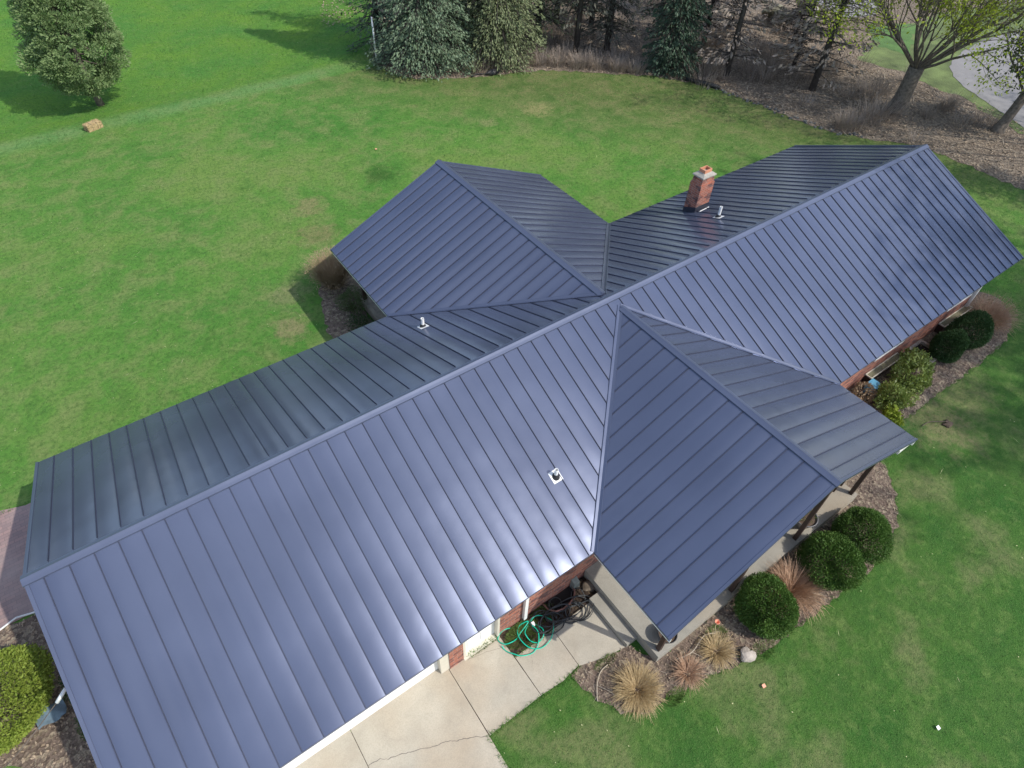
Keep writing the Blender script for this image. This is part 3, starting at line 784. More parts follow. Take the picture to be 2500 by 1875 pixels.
# grass beyond the wood
M['lawn_far'] = simple('rough_grass', (0.12, 0.16, 0.05), 0.9, 0.45, 0.7, b_scale=12, b_dist=0.05)
sheet('grass_verge', [(45.4, 12.2), (45.9, 10.0), (45.6, 7.6), (45.4, 5.6), (44.6, 3.6), (43.9, 2.2), (44.5, -3), (46, -10), (62, -12), (75, 10), (58, 14), (54.5, 13.8), (51.3, 15.4), (48.1, 13.0)], 0.014, M['lawn_far'], 0.25, 0.4, 4)
M['green_patch'] = simple('green_turf', (0.085, 0.17, 0.04), 0.9, 0.3, 1.0, b_scale=12, b_dist=0.05)
sheet('turf', [(48.7, 10.6), (54.1, 13.6), (51.3, 15.2), (48.3, 12.7)], 0.02, M['green_patch'], 0.25, 0.4, 5)
sheet('road', [(44.4, 1.4), (45.1, 2.8), (45.9, 4.3), (47.0, 6.4), (47.9, 7.5), (49.1, 8.4), (50.4, 8.9), (52.4, 9.3), (55.3, 9.6), (60, 9.2), (80, 8), (80, -4), (60, -3), (52, -12), (46, -12)], 0.028, M['asphalt'], 0.06, 0.4, 6)
sheet('gravel_patch', [(51, 17.2), (53.2, 16.3), (56, 17.5), (58, 21), (54, 22), (51.8, 19.5)], 0.02, M['asphalt'], 0.2, 0.4, 7)
sheet('gravel_patch', [(63.1, 12.9), (75, 11), (75, 16), (64, 16)], 0.024, M['asphalt'], 0.2, 0.4, 8)
bed = [(8.02, -5.66), (8.12, -6.2), (8.42, -6.85), (8.94, -7.2), (9.6, -7.22), (10.46, -7.42), (11.6, -7.7), (12.6, -7.85), (13.9, -7.9), (15.24, -7.98), (16.5, -8.0), (17.6, -7.68), (18.5, -7.1), (19.1, -6.35), (19.3, -5.4), (19.6, -5.0), (20.6, -5.6), (21.8, -5.75), (22.9, -5.7), (24.0, -5.75), (25.5, -5.75), (27.4, -5.7), (28.7, -5.3), (29.5, -4.4), (29.2, -3.5), (27.9, -3.2), (27.3, -3.9), (17.5, -3.9), (17.3, -6.5), (9.8, -6.52), (9.6, -5.92), (9.46, -5.88), (8.9, -5.78), (8.4, -5.6)]
sheet('mulch_bed', bed, 0.012, M['mulch'], 0.05, 0.15, 9)
sheet('mulch_bed', [(8.3, 6.0), (8.25, 7.5), (8.5, 8.6), (8.8, 9.4), (9.2, 10.6), (10.4, 11.0), (11, 8.9), (9.8, 8.2), (9.8, 4.2), (9.0, 4.4)], 0.012, M['mulch'], 0.08, 0.15, 10)
sheet('planting_strip', [(7.2, -4.01), (9.77, -4.01), (9.77, -4.56), (9.45, -4.6), (7.26, -4.6)], 0.012, M['darksoil'], 0.0, 0.15, 11)
sheet('soil', [(0.7, -3.9), (9.77, -3.9), (9.77, -5.86), (7.82, -5.6), (5.84, -5.55), (5.75, -14), (0.7, -14)], 0.004, M['darksoil'], 0)
# concrete slabs, small real gaps between them
for nm, pts in (('walkway', [(5.853, -4.0), (6.25, -4.0), (6.25, -3.9), (7.18, -3.9), (7.2, -4.1), (7.215, -5.6), (5.8535, -5.61)]),
                ('walkway', [(7.227, -4.62), (8.318, -4.62), (8.298, -5.58), (7.82, -5.64), (7.227, -5.6)]),
                ('walkway', [(8.33, -4.62), (9.45, -4.61), (9.45, -5.88), (8.9, -5.79), (8.31, -5.6)]),
                ('driveway', [(3.5, -3.82), (5.84, -3.82), (5.84, -4.0), (5.79, -16), (3.5, -16)]),
                ('driveway', [(0.7, -3.82), (3.488, -3.82), (3.488, -16), (0.7, -16)])):
    sheet(nm, pts, 0.016, M['concrete'], 0, thick=0.02)
g = MB()
cr = [(3.5, -4.66), (3.75, -4.68), (3.9, -4.78), (4.15, -4.84), (4.33, -4.94), (4.6, -5.03), (4.82, -5.13), (5.02, -5.17), (5.2, -5.28), (5.37, -5.36), (5.6, -5.47), (5.8, -5.6)]
def crack(pts, wd, rr, z=0.0175):
    P = []
    for a, b in zip(pts[:-1], pts[1:]):
        for k in range(4):
            t = k / 4; P.append((a[0] + (b[0] - a[0]) * t + rr.uniform(-.012, .012), a[1] + (b[1] - a[1]) * t + rr.uniform(-.012, .012)))
    P.append(pts[-1])
    row1 = [(x, y + wd * rr.uniform(.4, 1), z) for x, y in P]; row2 = [(x, y - wd * rr.uniform(.4, 1), z) for x, y in P]
    m_ = MB(); m_.grid([row2, row1], 0, False, False); return m_
rr = random.Random(5)
tag(crack(cr, 0.009, rr).build('crack', M['concrete_dark']), kind='structure')
tag(crack([(7.57, -4.75), (7.5, -4.9), (7.42, -5.0), (7.4, -5.12)], 0.004, rr).build('crack', M['concrete_dark']), kind='structure')
tag(crack([(6.3, -4.06), (6.6, -4.12), (6.9, -4.2), (7.18, -4.3)], 0.004, rr).build('crack', M['concrete_dark']), kind='structure')
# porch slab and step
t = thing('porch_platform', (13.5, -5.2, 0), 'pale concrete porch floor with two steps at its left end', 'porch')
g = MB(); g.box(9.78, 17.3, -6.53, -4.005, 0, .34); o = g.build('slab', M['concrete_porch'], t)
g = MB(); g.box(9.46, 9.775, -5.9, -4.57, 0, .17); g.build('step', M['concrete_porch'], t)
# paver patio on the left
sheet('patio', [(-0.2, 6.0), (-1.2, 5.95), (-1.8, 6.15), (-12, 8), (-12, 2.65), (-2.2, 2.65), (-0.2, 2.72)], 0.02, M['paver'], 0, thick=.02)
sheet('mulch_bed', [(0.4, 2.6), (-2.2, 2.6), (-6, 2.5), (-8, 0.0), (-3.5, -0.3), (-2.3, -0.55), (-1.8, -1.4), (-1.2, -2.6), (0.4, -4)], 0.012, M['mulch'], 0.08, 0.2, 12)
g = MB(); g.tube([(-0.5, 2.58, .03), (-1.44, 2.62, .03), (-1.86, 2.73, .03), (-2.2, 2.63, .03), (-3.4, 2.45, .03)], .025, 6)
tag(g.build('garden_edging', M['white_trim']), 'thin white edging pipe along the brick patio edge', 'edging')

# ================================================================ SCATTER
def in_poly(X, Y, poly):
    inside = np.zeros(len(X), bool); n = len(poly); j = n - 1
    for i in range(n):
        xi, yi = poly[i]; xj, yj = poly[j]
        c = ((yi > Y) != (yj > Y)) & (X < (xj - xi) * (Y - yi) / (yj - yi + 1e-12) + xi)
        inside ^= c; j = i
    return inside
CM = np.array(cam.matrix_world)
def in_view(X, Y, Z, pad=0.04):
    P = np.stack([X, Y, Z], 1) - CM[:3, 3]
    c = P @ CM[:3, :3]
    u = c[:, 0] / -c[:, 2] * 1558.44 / 2500 - 29.5 / 2500; v = c[:, 1] / -c[:, 2] * 1558.44 / 2500 + 25.05 / 2500
    return (c[:, 2] < 0) & (abs(u) < .5 + pad) & (abs(v) < .375 + pad), -c[:, 2]
wood_poly = wood_edge + [(60, -20), (80, 0), (82, 40), (60, 60), (36, 60), (30, 46)]
hard = [[(0.4, -3.5), (9.8, -3.5), (9.8, -4.6), (9.5, -5.9), (5.85, -5.62), (5.8, -16), (0.4, -16)], [(-12, 8), (0, 6.1), (0.4, 2.5), (-12, 2.5)], [(9.7, -6.6), (17.3, -6.6), (17.3, -3), (9.7, -3)]]
def ribbons_at(base, n, length, width, lean, rng, nseg=2):
    az = rng.uniform(0, 2 * np.pi, n); ln = length * rng.uniform(.5, 1.3, n); le = lean * rng.uniform(.2, 1, n)
    side = np.stack([-np.sin(az), np.cos(az), np.zeros(n)], 1); out_ = np.stack([np.cos(az), np.sin(az), np.zeros(n)], 1)
    p = np.concatenate([base, np.full((n, 1), .005)], 1); rows = [p.copy()]; ang = le * .5
    for k in range(nseg):
        p = p + (out_ * np.sin(ang)[:, None] + np.array([0, 0, 1.0]) * np.cos(ang)[:, None]) * (ln / nseg)[:, None]; rows.append(p.copy()); ang = ang + le * .6
    ws = width * np.linspace(1, .3, nseg + 1); VV = []
    for k, q in enumerate(rows): VV += [q - side * ws[k] / 2, q + side * ws[k] / 2]
    VV = np.stack(VV, 1); b_ = np.arange(n)[:, None] * (2 * (nseg + 1))
    return VV.reshape(-1, 3), np.concatenate([b_ + np.array([[2 * k, 2 * k + 1, 2 * k + 3, 2 * k + 2]]) for k in range(nseg)])
def lawn_mask(X, Y):
    m_ = ~in_poly(X, Y, wood_poly) & ~in_poly(X, Y, bed)
    for h in hard: m_ &= ~in_poly(X, Y, h)
    m_ &= ~((X > 0.2) & (X < 27.8) & (Y > -4.2) & (Y < 4.3)) & ~((X > 9.4) & (X < 17.6) & (Y > 0) & (Y < 8.3)) & ~((X < 0.4) & (Y < 2.5) & (Y > -3))
    return m_
def scatter_ground(n, box, rng, mask=None):
    X = rng.uniform(box[0], box[1], n); Y = rng.uniform(box[2], box[3], n)
    ok, d = in_view(X, Y, np.zeros(n)); k = ok
    if mask is not None: k = k & mask(X, Y)
    X, Y, d = X[k], Y[k], d[k]
    return X, Y, d
ZTV = np.vectorize(zt)
# grass tufts
rng = np.random.default_rng(11)
X, Y, d = scatter_ground(900000, (-3, 50, -14, 62), rng, lawn_mask)
keep = rng.random(len(X)) < np.clip((17.0 / d) ** 2.2, 0, 1) * 0.75
X, Y, d = X[keep], Y[keep], d[keep]
n = len(X)
az = rng.uniform(0, 2 * np.pi, n); tilt = rng.uniform(.2, 1.1, n)
D = np.stack([np.cos(az) * np.sin(tilt), np.sin(az) * np.sin(tilt), np.cos(tilt)], 1)
Wd = np.stack([-np.sin(az), np.cos(az), np.zeros(n)], 1)
sc = np.clip(d / 17, 1, 2.6)
Ln = rng.uniform(.03, .075, n) * sc; Wn = rng.uniform(.006, .014, n) * sc
C = np.stack([X, Y, ZTV(X, Y)], 1) + D * Ln[:, None] * .45
V, F = quads(C, D, Wd, Ln, Wn)
tag(npmesh('grass', V, F, M['blade']), 'short green lawn grass covering the yard', 'grass', kind='stuff')
# straw clippings on the lawn
X, Y, d = scatter_ground(2000, (-3, 40, -14, 40), rng, lawn_mask)
n = len(X); az = rng.uniform(0, 2 * np.pi, n)
D = np.stack([np.cos(az), np.sin(az), np.zeros(n)], 1); Wd = np.stack([-np.sin(az), np.cos(az), np.zeros(n)], 1)
long_ = rng.random(n) < .12
Ln = np.where(long_, rng.uniform(.12, .32, n), rng.uniform(.02, .045, n)); Wn = np.where(long_, .01, rng.uniform(.015, .03, n))
C = np.stack([X, Y, ZTV(X, Y) + .045], 1)
V, F = quads(C, D, Wd, Ln, Wn)
tag(npmesh('straw_clippings', V, F, M['clip']), 'pale bits of straw and petals scattered over the lawn', 'straw', kind='stuff')
# leaves in the beds and the wood
def leaves(name, poly, n, size, mat, label, seed, z=.03):
    rng = np.random.default_rng(seed)
    P = np.array(poly); X = rng.uniform(P[:, 0].min(), P[:, 0].max(), n); Y = rng.uniform(P[:, 1].min(), P[:, 1].max(), n)
    ok, d = in_view(X, Y, np.zeros(n), .08); k = ok & in_poly(X, Y, poly); X, Y = X[k], Y[k]; n = len(X)
    az = rng.uniform(0, 2 * np.pi, n); tl = rng.uniform(-.5, .5, n)
    D = np.stack([np.cos(az) * np.cos(tl), np.sin(az) * np.cos(tl), np.sin(tl)], 1)
    Wd = unit(np.stack([-np.sin(az), np.cos(az), rng.uniform(-.5, .5, n)], 1))
    Ln = rng.uniform(.6, 1.4, n) * size; Wn = Ln * rng.uniform(.25, .7, n)
    C = np.stack([X, Y, np.full(n, z) + rng.uniform(0, .02, n)], 1)
    V, F = quads(C, D, Wd, Ln, Wn)
    tag(npmesh(name, V, F, mat), label, 'leaves', kind='stuff')
leaves('mulch_leaves', bed, 14000, .045, M['leafbits'], 'dry leaves and chips lying on the mulch along the porch', 21)
leaves('fallen_leaves', wood_edge + [(44, -3), (45.5, 5), (45.3, 12), (48, 14), (50, 16), (45, 24), (36, 40), (24, 45), (20, 34)], 52000, .13, M['leafbits'], 'brown fallen leaves carpeting the ground under the trees', 22)
leaves('corner_leaves', [(0.4, 2.6), (-2.2, 2.6), (-4, 0.0), (-2.3, -0.55), (-1.8, -1.4), (0.4, -3)], 2500, .07, M['leafbits'], 'dry leaves on the ground beside the left gable', 23)

# grass creeping over the edges of path and beds
rng = np.random.default_rng(77); EV = []; EF = []; eo = 0
for line, k_ in (([(5.8, -9), (5.81, -5.62)], 260), ([(5.81, -5.62), (7.82, -5.66), (8.3, -5.62)], 420), (bed[:22], 1500), ([(7.2, -4.62), (8.3, -4.64)], 150), ([(6.25, -3.98), (7.2, -4.02)], 120), ([(-2.3, 6.0), (-0.3, 6.02)], 150)):
    seg = [math.dist(a, b) for a, b in zip(line[:-1], line[1:])]; tot = sum(seg)
    for a, b, sl_ in zip(line[:-1], line[1:], seg):
        n = max(1, int(k_ * sl_ / tot)); t_ = rng.random(n)
        base = np.array(a)[None] * (1 - t_[:, None]) + np.array(b)[None] * t_[:, None] + rng.normal(0, .028, (n, 2))
        V, F = ribbons_at(base, n, .085, .011, 1.35, rng); EV.append(V); EF.append(F + eo); eo += len(V)
tag(npmesh('edge_grass', np.concatenate(EV), np.concatenate(EF), M['blade']), 'ragged grass leaning over path and bed edges', 'grass', kind='stuff')
def sticks(name, poly, n, l0, l1, wd, mat, label, seed):
    rng = np.random.default_rng(seed); P = np.array(poly); X = rng.uniform(P[:, 0].min(), P[:, 0].max(), n); Y = rng.uniform(P[:, 1].min(), P[:, 1].max(), n)
    ok, d = in_view(X, Y, np.zeros(n), .05); k = ok & in_poly(X, Y, poly); X, Y = X[k], Y[k]; n = len(X)
    az = rng.uniform(0, 2 * np.pi, n); D = np.stack([np.cos(az), np.sin(az), rng.uniform(-.05, .15, n)], 1); Wd = np.stack([-np.sin(az), np.cos(az), np.zeros(n)], 1)
    V, F = quads(np.stack([X, Y, np.full(n, .06)], 1), D, Wd, rng.uniform(l0, l1, n), np.full(n, wd)); tag(npmesh(name, V, F, mat), label, 'twigs', kind='stuff')
sticks('fallen_twigs', wood_edge + [(44, -3), (45.5, 5), (45.3, 12), (48, 14), (50, 16), (45, 24), (36, 40), (30, 45)], 2600, .3, 1.3, .028, M['clip2'], 'pale fallen twigs lying among the leaves of the wood', 78)
sticks('bed_twigs', bed, 900, .08, .35, .008, M['clip2'], 'thin broken stalks lying on the porch bed mulch', 79)

# ================================================================ PLANTS
def frame_of(D):
    up = np.array([0, 0, 1.0]); s = np.cross(D, up); bad = np.linalg.norm(s, axis=1) < 1e-3; s[bad] = [1, 0, 0]
    return unit(s)
def ribbons(n, base_r, length, width, lean, rng, nseg=4, droop=.6):
    """grass-like curved blades as strips"""
    V = []; F = []
    az = rng.uniform(0, 2 * np.pi, n); r0 = base_r * np.sqrt(rng.random(n)); ln = length * rng.uniform(.55, 1.1, n)
    le = lean * rng.uniform(.15, 1.0, n) ** .8; az2 = az + rng.normal(0, .35, n)
    side = np.stack([-np.sin(az2), np.cos(az2), np.zeros(n)], 1)
    out_ = np.stack([np.cos(az2), np.sin(az2), np.zeros(n)], 1)
    p = np.stack([r0 * np.cos(az), r0 * np.sin(az), np.full(n, .0)], 1)
    rows = [p.copy()]; ang = le * .5
    for k in range(nseg):
        stp = ln / nseg
        p = p + (out_ * np.sin(ang)[:, None] + np.array([0, 0, 1.0]) * np.cos(ang)[:, None]) * stp[:, None]
        p[:, 2] = np.maximum(p[:, 2], .03); rows.append(p.copy()); ang = ang + le * droop / nseg * 1.6 + rng.normal(0, .12, n)
    ws = width * np.linspace(1, .25, nseg + 1)
    VV = []
    for k, q in enumerate(rows):
        VV += [q - side * ws[k] / 2, q + side * ws[k] / 2]
    VV = np.stack(VV, 1)  # n, 2*(nseg+1), 3
    F = []
    base = np.arange(n)[:, None] * (2 * (nseg + 1))
    for k in range(nseg):
        F.append(base + np.array([[2 * k, 2 * k + 1, 2 * k + 3, 2 * k + 2]]))
    return VV.reshape(-1, 3), np.concatenate(F)
def grass_clump(loc, r, ln, n, mat, label, seed, lean=1.5, width=.012):
    rng = np.random.default_rng(seed)
    V, F = ribbons(n, r, ln, width, lean, rng)
    V2, F2 = ribbons(n // 2, r * 1.5, ln * .95, width, lean * 1.25, rng, 4, 1.1)
    V2[:, :2] += rng.normal(0, .03, (1, 2)); V = np.concatenate([V, V2]); F = np.concatenate([F, F2 + n * 10])
    o = npmesh('ornamental_grass', V, F, mat); o.location = loc
    return tag(o, label, 'grass clump', 'dry grass clumps in the porch bed')
grass_clump((9.02, -6.72, 0), .22, .52, 850, M['drygrass'], 'large straw coloured grass clump beside the walkway, leftmost in the porch bed', 31, 1.75)
grass_clump((10.2, -7.1, 0), .12, .45, 260, M['redgrass'], 'small brown grass tuft in front of the porch corner, between the large clump and the rock', 32, 1.9)
grass_clump((11.1, -7.15, 0), .16, .46, 330, M['drygrass'], 'low sprawling straw grass tuft next to the pale rock', 33, 1.9)
grass_clump((13.72, -7.2, 0), .25, .75, 800, M['redgrass'], 'rusty dry grass clump between the round green shrubs', 34, 1.3, .013)

def leafy(name, loc, rx, ry, rz, n, size, mat, seed, zc=None, lumps=0.18, aspect=.35, outward=.8, stem=None, shell=.75, stems=0, stemmat=None, label=None, cat=None, group=None, nl=9):
    """A shrub: leaves filling an uneven ellipsoid's outer volume, plus inner stems"""
    rng = np.random.default_rng(seed)
    zc = rz * .95 if zc is None else zc
    dirs = rnd_dirs(n, rng)
    lump_d = rnd_dirs(nl * 3, rng); la = rng.uniform(-1, 1, nl * 3)
    dd = dirs @ lump_d.T
    f = 1 + lumps * (np.exp((dd - 1) * 9) @ la)
    rr_ = (shell + (1 - shell) * rng.random(n) ** .6) * f * rng.uniform(.96, 1.05, n)
    C = dirs * rr_[:, None] * np.array([rx, ry, rz]) + np.array([0, 0, zc])
    k = C[:, 2] > .03; C = C[k]; dirs = dirs[k]; n = len(C)
    D = unit(dirs * outward + rng.normal(0, .5, (n, 3)) + np.array([0, 0, .25]))
    Wd = unit(np.cross(D, rnd_dirs(n, rng)))
    Ln = size * rng.uniform(.6, 1.3, n); Wn = Ln * aspect * rng.uniform(.7, 1.3, n)
    V, F = quads(C, D, Wd, Ln, Wn)
    t = thing(name, loc, label, cat, group)
    o = npmesh('foliage', V, F, mat); o.parent = t
    if stems:
        g = MB(); r2 = random.Random(seed)
        for i in range(stems):
            v = Vector((r2.gauss(0, 1), r2.gauss(0, 1), abs(r2.gauss(0, 1)) + .4)).normalized()
            e = Vector((v.x * rx, v.y * ry, v.z * rz * 1.6)) * .85
            g.tube([(e.x * .05, e.y * .05, 0), tuple(e * .5 + Vector((0, 0, .05))), tuple(e)], [.018, .012, .004], 4)
        o = g.build('stem', stemmat or M['twig']); o.parent = t
    return t
leafy('round_shrub', (12.6, -7.22, 0), .69, .66, .62, 28000, .055, M['yew'], 41, stems=26, lumps=.3, label='round clipped green shrub nearest the pale rock, foremost of the three by the porch', cat='shrub', group='round green shrubs along the porch')
leafy('round_shrub', (14.85, -7.38, 0), .69, .66, .6, 28000, .055, M['yew'], 42, stems=26, lumps=.3, label='round green shrub touching its twin, on the side next to the rusty grass clump', cat='shrub', group='round green shrubs along the porch')
leafy('round_shrub', (16.2, -7.32, 0), .76, .7, .66, 28000, .055, M['yew'], 43, stems=26, lumps=.3, label='round green shrub below the porch gable tip, farthest of the three from the rock', cat='shrub', group='round green shrubs along the porch')
leafy('dark_shrub', (24.75, -4.85, 0), .6, .52, .55, 17000, .06, M['yew_shaded'], 44, stems=10, label='dark green round shrub nearer the yellow green bush', cat='shrub', group='dark shrubs under the right eave')
leafy('dark_shrub', (26.1, -4.9, 0), .76, .6, .62, 18000, .06, M['yew_shaded'], 45, stems=10, label='dark green round shrub between its twin and the rusty brown grass', cat='shrub', group='dark shrubs under the right eave')
o = leafy('twiggy_shrub', (27.75, -4.75, 0), .85, .75, .55, 500, .08, M['browntwig'], 46, label='rusty brown dry grass mound beyond the dark shrubs', cat='shrub')
V, F = ribbons(1600, .35, .95, .012, 1.5, np.random.default_rng(47)); q = npmesh('blade', V, F, M['redgrass']); q.parent = o
leafy('broadleaf_shrub', (22.6, -4.95, 0), .75, .6, .5, 2600, .12, M['laurel'], 48, aspect=.45, outward=.5, stems=14, lumps=.4, shell=.5, label='loose yellow green broadleaf bush in front of the right wall', cat='shrub', group='yellow green bushes by the right wall')
leafy('broadleaf_shrub', (21.25, -5.1, 0), .62, .5, .42, 2200, .12, M['laurel'], 49, aspect=.45, outward=.5, stems=12, lumps=.4, shell=.5, label='low yellow green bush against the porch roof edge, below the blue box', cat='shrub', group='yellow green bushes by the right wall')
leafy('broadleaf_shrub', (20.5, -5.5, 0), .35, .35, .35, 500, .15, M['lime'], 50, aspect=.45, outward=.5, stems=6, lumps=.4, shell=.4, label='small lime leafed plant peeping out under the right porch eave', cat='shrub')
leafy('low_shrub', (23.35, -4.45, 0), .4, .3, .38, 500, .15, M['laurel'], 51, aspect=.45, outward=.5, stems=8, lumps=.4, shell=.5, label='small green bush behind the yellow green one, next to the sunken well', cat='shrub')
leafy('low_shrub', (20.8, -4.4, 0), .4, .3, .3, 700, .1, M['browntwig'], 52, stems=14, label='bare brown low shrub in the corner beside the blue box', cat='shrub')
# bushes at the back wing
o = leafy('twiggy_shrub', (9.55, 9.9, 0), 1.0, .95, .75, 900, .07, M['browntwig'], 53, stems=90, stemmat=M['browntwig'], label='fine brown twiggy bush at the corner of the back wing roof', cat='shrub')
V, F = ribbons(3600, .3, 1.25, .010, 1.15, np.random.default_rng(54), 4, .3); q = npmesh('twigs', V, F, M['browntwig']); q.parent = o
leafy('low_shrub', (9.5, 8.3, 0), .55, .7, .42, 2600, .07, M['hedge'], 55, stems=14, shell=.4, lumps=.35, label='grey green low shrub against the wooden deck', cat='shrub')
leafy('low_shrub', (9.3, 7.2, 0), .4, .6, .22, 1300, .07, M['yew_shaded'], 56, shell=.3, lumps=.3, label='dark low foliage patch by the back eave', cat='shrub')
# left hedge
leafy('hedge', (-2.35, .55, 0), 1.15, 1.05, .85, 30000, .06, M['juniper'], 57, shell=.8, lumps=.2, aspect=.5, stems=10, label='dense bright yellow green rounded hedge bush beside the left gable', cat='hedge')
leafy('low_shrub', (-0.75, .55, 0), .5, 1.0, .3, 2600, .08, M['yew_shaded'], 58, shell=.4, lumps=.3, label='dark shaded shrub between the bright hedge and the left gable', cat='shrub')
leafy('low_shrub', (-0.75, -.75, 0), .35, .5, .3, 1500, .08, M['hedge'], 59, shell=.4, lumps=.3, label='small green plant at the left gable below the blue tarp', cat='shrub')
# grass tufts at walls and cracks
def tuft(loc, r, ln, n, mat, label, seed, sy=1.0):
    rng = np.random.default_rng(seed); V, F = ribbons(n, r, ln, .012, 1.3, rng, 3); V[:, 1] *= sy
    o = npmesh('grass_tuft', V, F, mat); o.location = loc; return tag(o, label, 'grass', kind='stuff')
M['weed'] = foliage('weed_blades', (0.09, 0.17, 0.03), (0.14, 0.22, 0.05), (0.2, 0.24, 0.09), 8, .3)
tuft((7.65, -4.3, 0), .42, .12, 1700, M['weed'], 'green grass growing in the strip between wall and walkway', 61, .6)
tuft((8.35, -4.2, 0), .3, .1, 500, M['weed'], 'weeds under the black hose against the brick wall', 62, .6)
tuft((8.85, -5.88, 0), .3, .09, 420, M['weed'], 'bright weeds at the edge of the walkway and bed', 63, .4)
tuft((6.75, -4.03, 0), .45, .05, 350, M['weed'], 'thin weeds along the threshold of the white side door', 64, .12)
tuft((11.4, -6.9, 0), .25, .14, 320, M['weed'], 'green leaves below the coral tulip', 65, .8)
tuft((12.0, -7.75, 0), .4, .09, 500, M['weed'], 'green grass at the foot of the foremost round shrub', 66, .5)
tuft((9.62, -7.3, 0), .3, .09, 420, M['weed'], 'green grass at the bed edge below the small brown tuft', 67, .5)

# ================================================================ TREES
def conifer(loc, H, R, mat, seed, label, cat='spruce', group=None, z0=.4, nb=260, per=26, leaf=.19, droop=.45, dens=1.0, trunk_r=.16, shape=.8, name='spruce_tree', hmin_cut=None):
    rng = np.random.default_rng(seed)
    t = thing(name, loc, label, cat, group)
    g = MB(); g.tube([(0, 0, -.1), (.03, 0, H * .3), (0, .03, H * .6), (0, 0, H)], [trunk_r * 1.15, trunk_r * .9, trunk_r * .5, .02], 8)
    hs = z0 + (H - z0) * rng.random(nb) ** 1.15
    Cs = []; Ds = []; Ls = []
    br = MB()
    for k in range(nb):
        h = hs[k]; az = rng.uniform(0, 2 * np.pi)
        lb = R * (1 - (h - z0) / (H - z0 + .3)) ** shape * rng.uniform(.72, 1.08) + .12
        o2 = np.array([np.cos(az), np.sin(az), 0]); sd_ = np.array([-np.sin(az), np.cos(az), 0])
        m_ = max(3, int(per * (.35 + .65 * lb / R)))
        tt = rng.random(m_) ** .65
        dz = lb * (.12 * tt - droop * tt ** 1.6 + .22 * np.maximum(tt - .75, 0))
        fan = lb * .24 * tt * (1.15 - tt) * 2.2
        off = rng.uniform(-1, 1, m_) * fan
        C = np.array([0, 0, h]) + o2 * (lb * tt)[:, None] + sd_ * off[:, None] + np.array([0, 0, 1.0]) * (dz + rng.uniform(-.12, .03, m_))[:, None]
        D = unit(o2 * .8 + sd_ * (off / (lb * .3 + .01))[:, None] * .9 + np.array([0, 0, 1.0]) * (rng.uniform(-.95, .12, m_))[:, None])
        Cs.append(C); Ds.append(D); Ls.append(leaf * rng.uniform(.6, 1.25, m_) * (.7 + .3 * lb / R))
        if lb > .8:
            q = [tuple(np.array([0, 0, h]) + o2 * lb * u_ + np.array([0, 0, lb * (.12 * u_ - droop * u_ ** 1.6)])) for u_ in (0, .35, .7, .95)]
            br.tube(q, [.03, .022, .014, .005], 4, cap=False)
    C = np.concatenate(Cs); D = np.concatenate(Ds); Ln = np.concatenate(Ls); n = len(C)
    k = C[:, 2] > .05; C, D, Ln = C[k], D[k], Ln[k]; n = len(C)
    Wd = unit(np.cross(D, unit(rng.normal(size=(n, 3)) * .7 + np.array([0, 0, 1.0]))))
    V, F = quads(C, D, Wd, Ln, Ln * rng.uniform(.28, .5, n))
    o = npmesh('crown', V, F, mat); o.parent = t
    tr = g.build('trunk', M['bark_dark']); tr.parent = t
    b = br.build('branches', M['bark_dark'], None) if br.v else None
    if b: b.parent = t
    return t
grp = 'spruces at the edge of the lawn'
conifer((22.9, 26.0, 0), 14, 3.5, M['spruce'], 71, 'broad blue green spruce at the lawn edge, next to the white pole', group=grp, nb=760, per=95, trunk_r=.2, z0=.5)
conifer((26.8, 24.3, 0), 13, 3.2, M['spruce_olive'], 72, 'olive green spruce with weeping branches behind the black rubbish', group=grp, nb=760, per=95, droop=.75, trunk_r=.2, z0=.5)
conifer((21.3, 28.8, 0), 10, 2.3, M['spruce_dark'], 73, 'dark spruce behind the white pole, leftmost of the row', group=grp, nb=200, per=30)
conifer((24.3, 29.2, 0), 14, 3.0, M['spruce'], 74, 'spruce standing behind the two lawn edge spruces', group=grp, nb=300, per=34)
conifer((29.3, 28.0, 0), 13, 2.6, M['spruce_dark'], 75, 'dark spruce behind and right of the olive one', group=grp, nb=260, per=30)
conifer((31.4, 22.4, 0), 13, 2.1, M['spruce_thin'], 76, 'thin grey green spruce with bare lower trunk in deep shade', group=grp, nb=180, per=16, z0=2.2, leaf=.3)
conifer((34.4, 17.4, 0), 14, 1.75, M['spruce_dark'], 77, 'narrow dark bluish conifer in front of the bare wood', 'conifer', group=grp, nb=620, per=44, z0=.3, droop=.5, shape=.5)
conifer((35.4, 25.6, 0), 13, 2.3, M['spruce_thin'], 78, 'thin conifer deep in the wood behind the narrow dark one', group=grp, nb=160, per=14, z0=3)
conifer((28.2, 33.5, 0), 15, 3.0, M['spruce_dark'], 79, 'tall dark spruce farthest back behind the row', group=grp, nb=220, per=26)
conifer((38.0, 22.0, 0), 13, 1.7, M['spruce_dark'], 80, 'dark conifer deep in the wood left of the stone heap', group=grp, nb=170, per=20, z0=1.2)
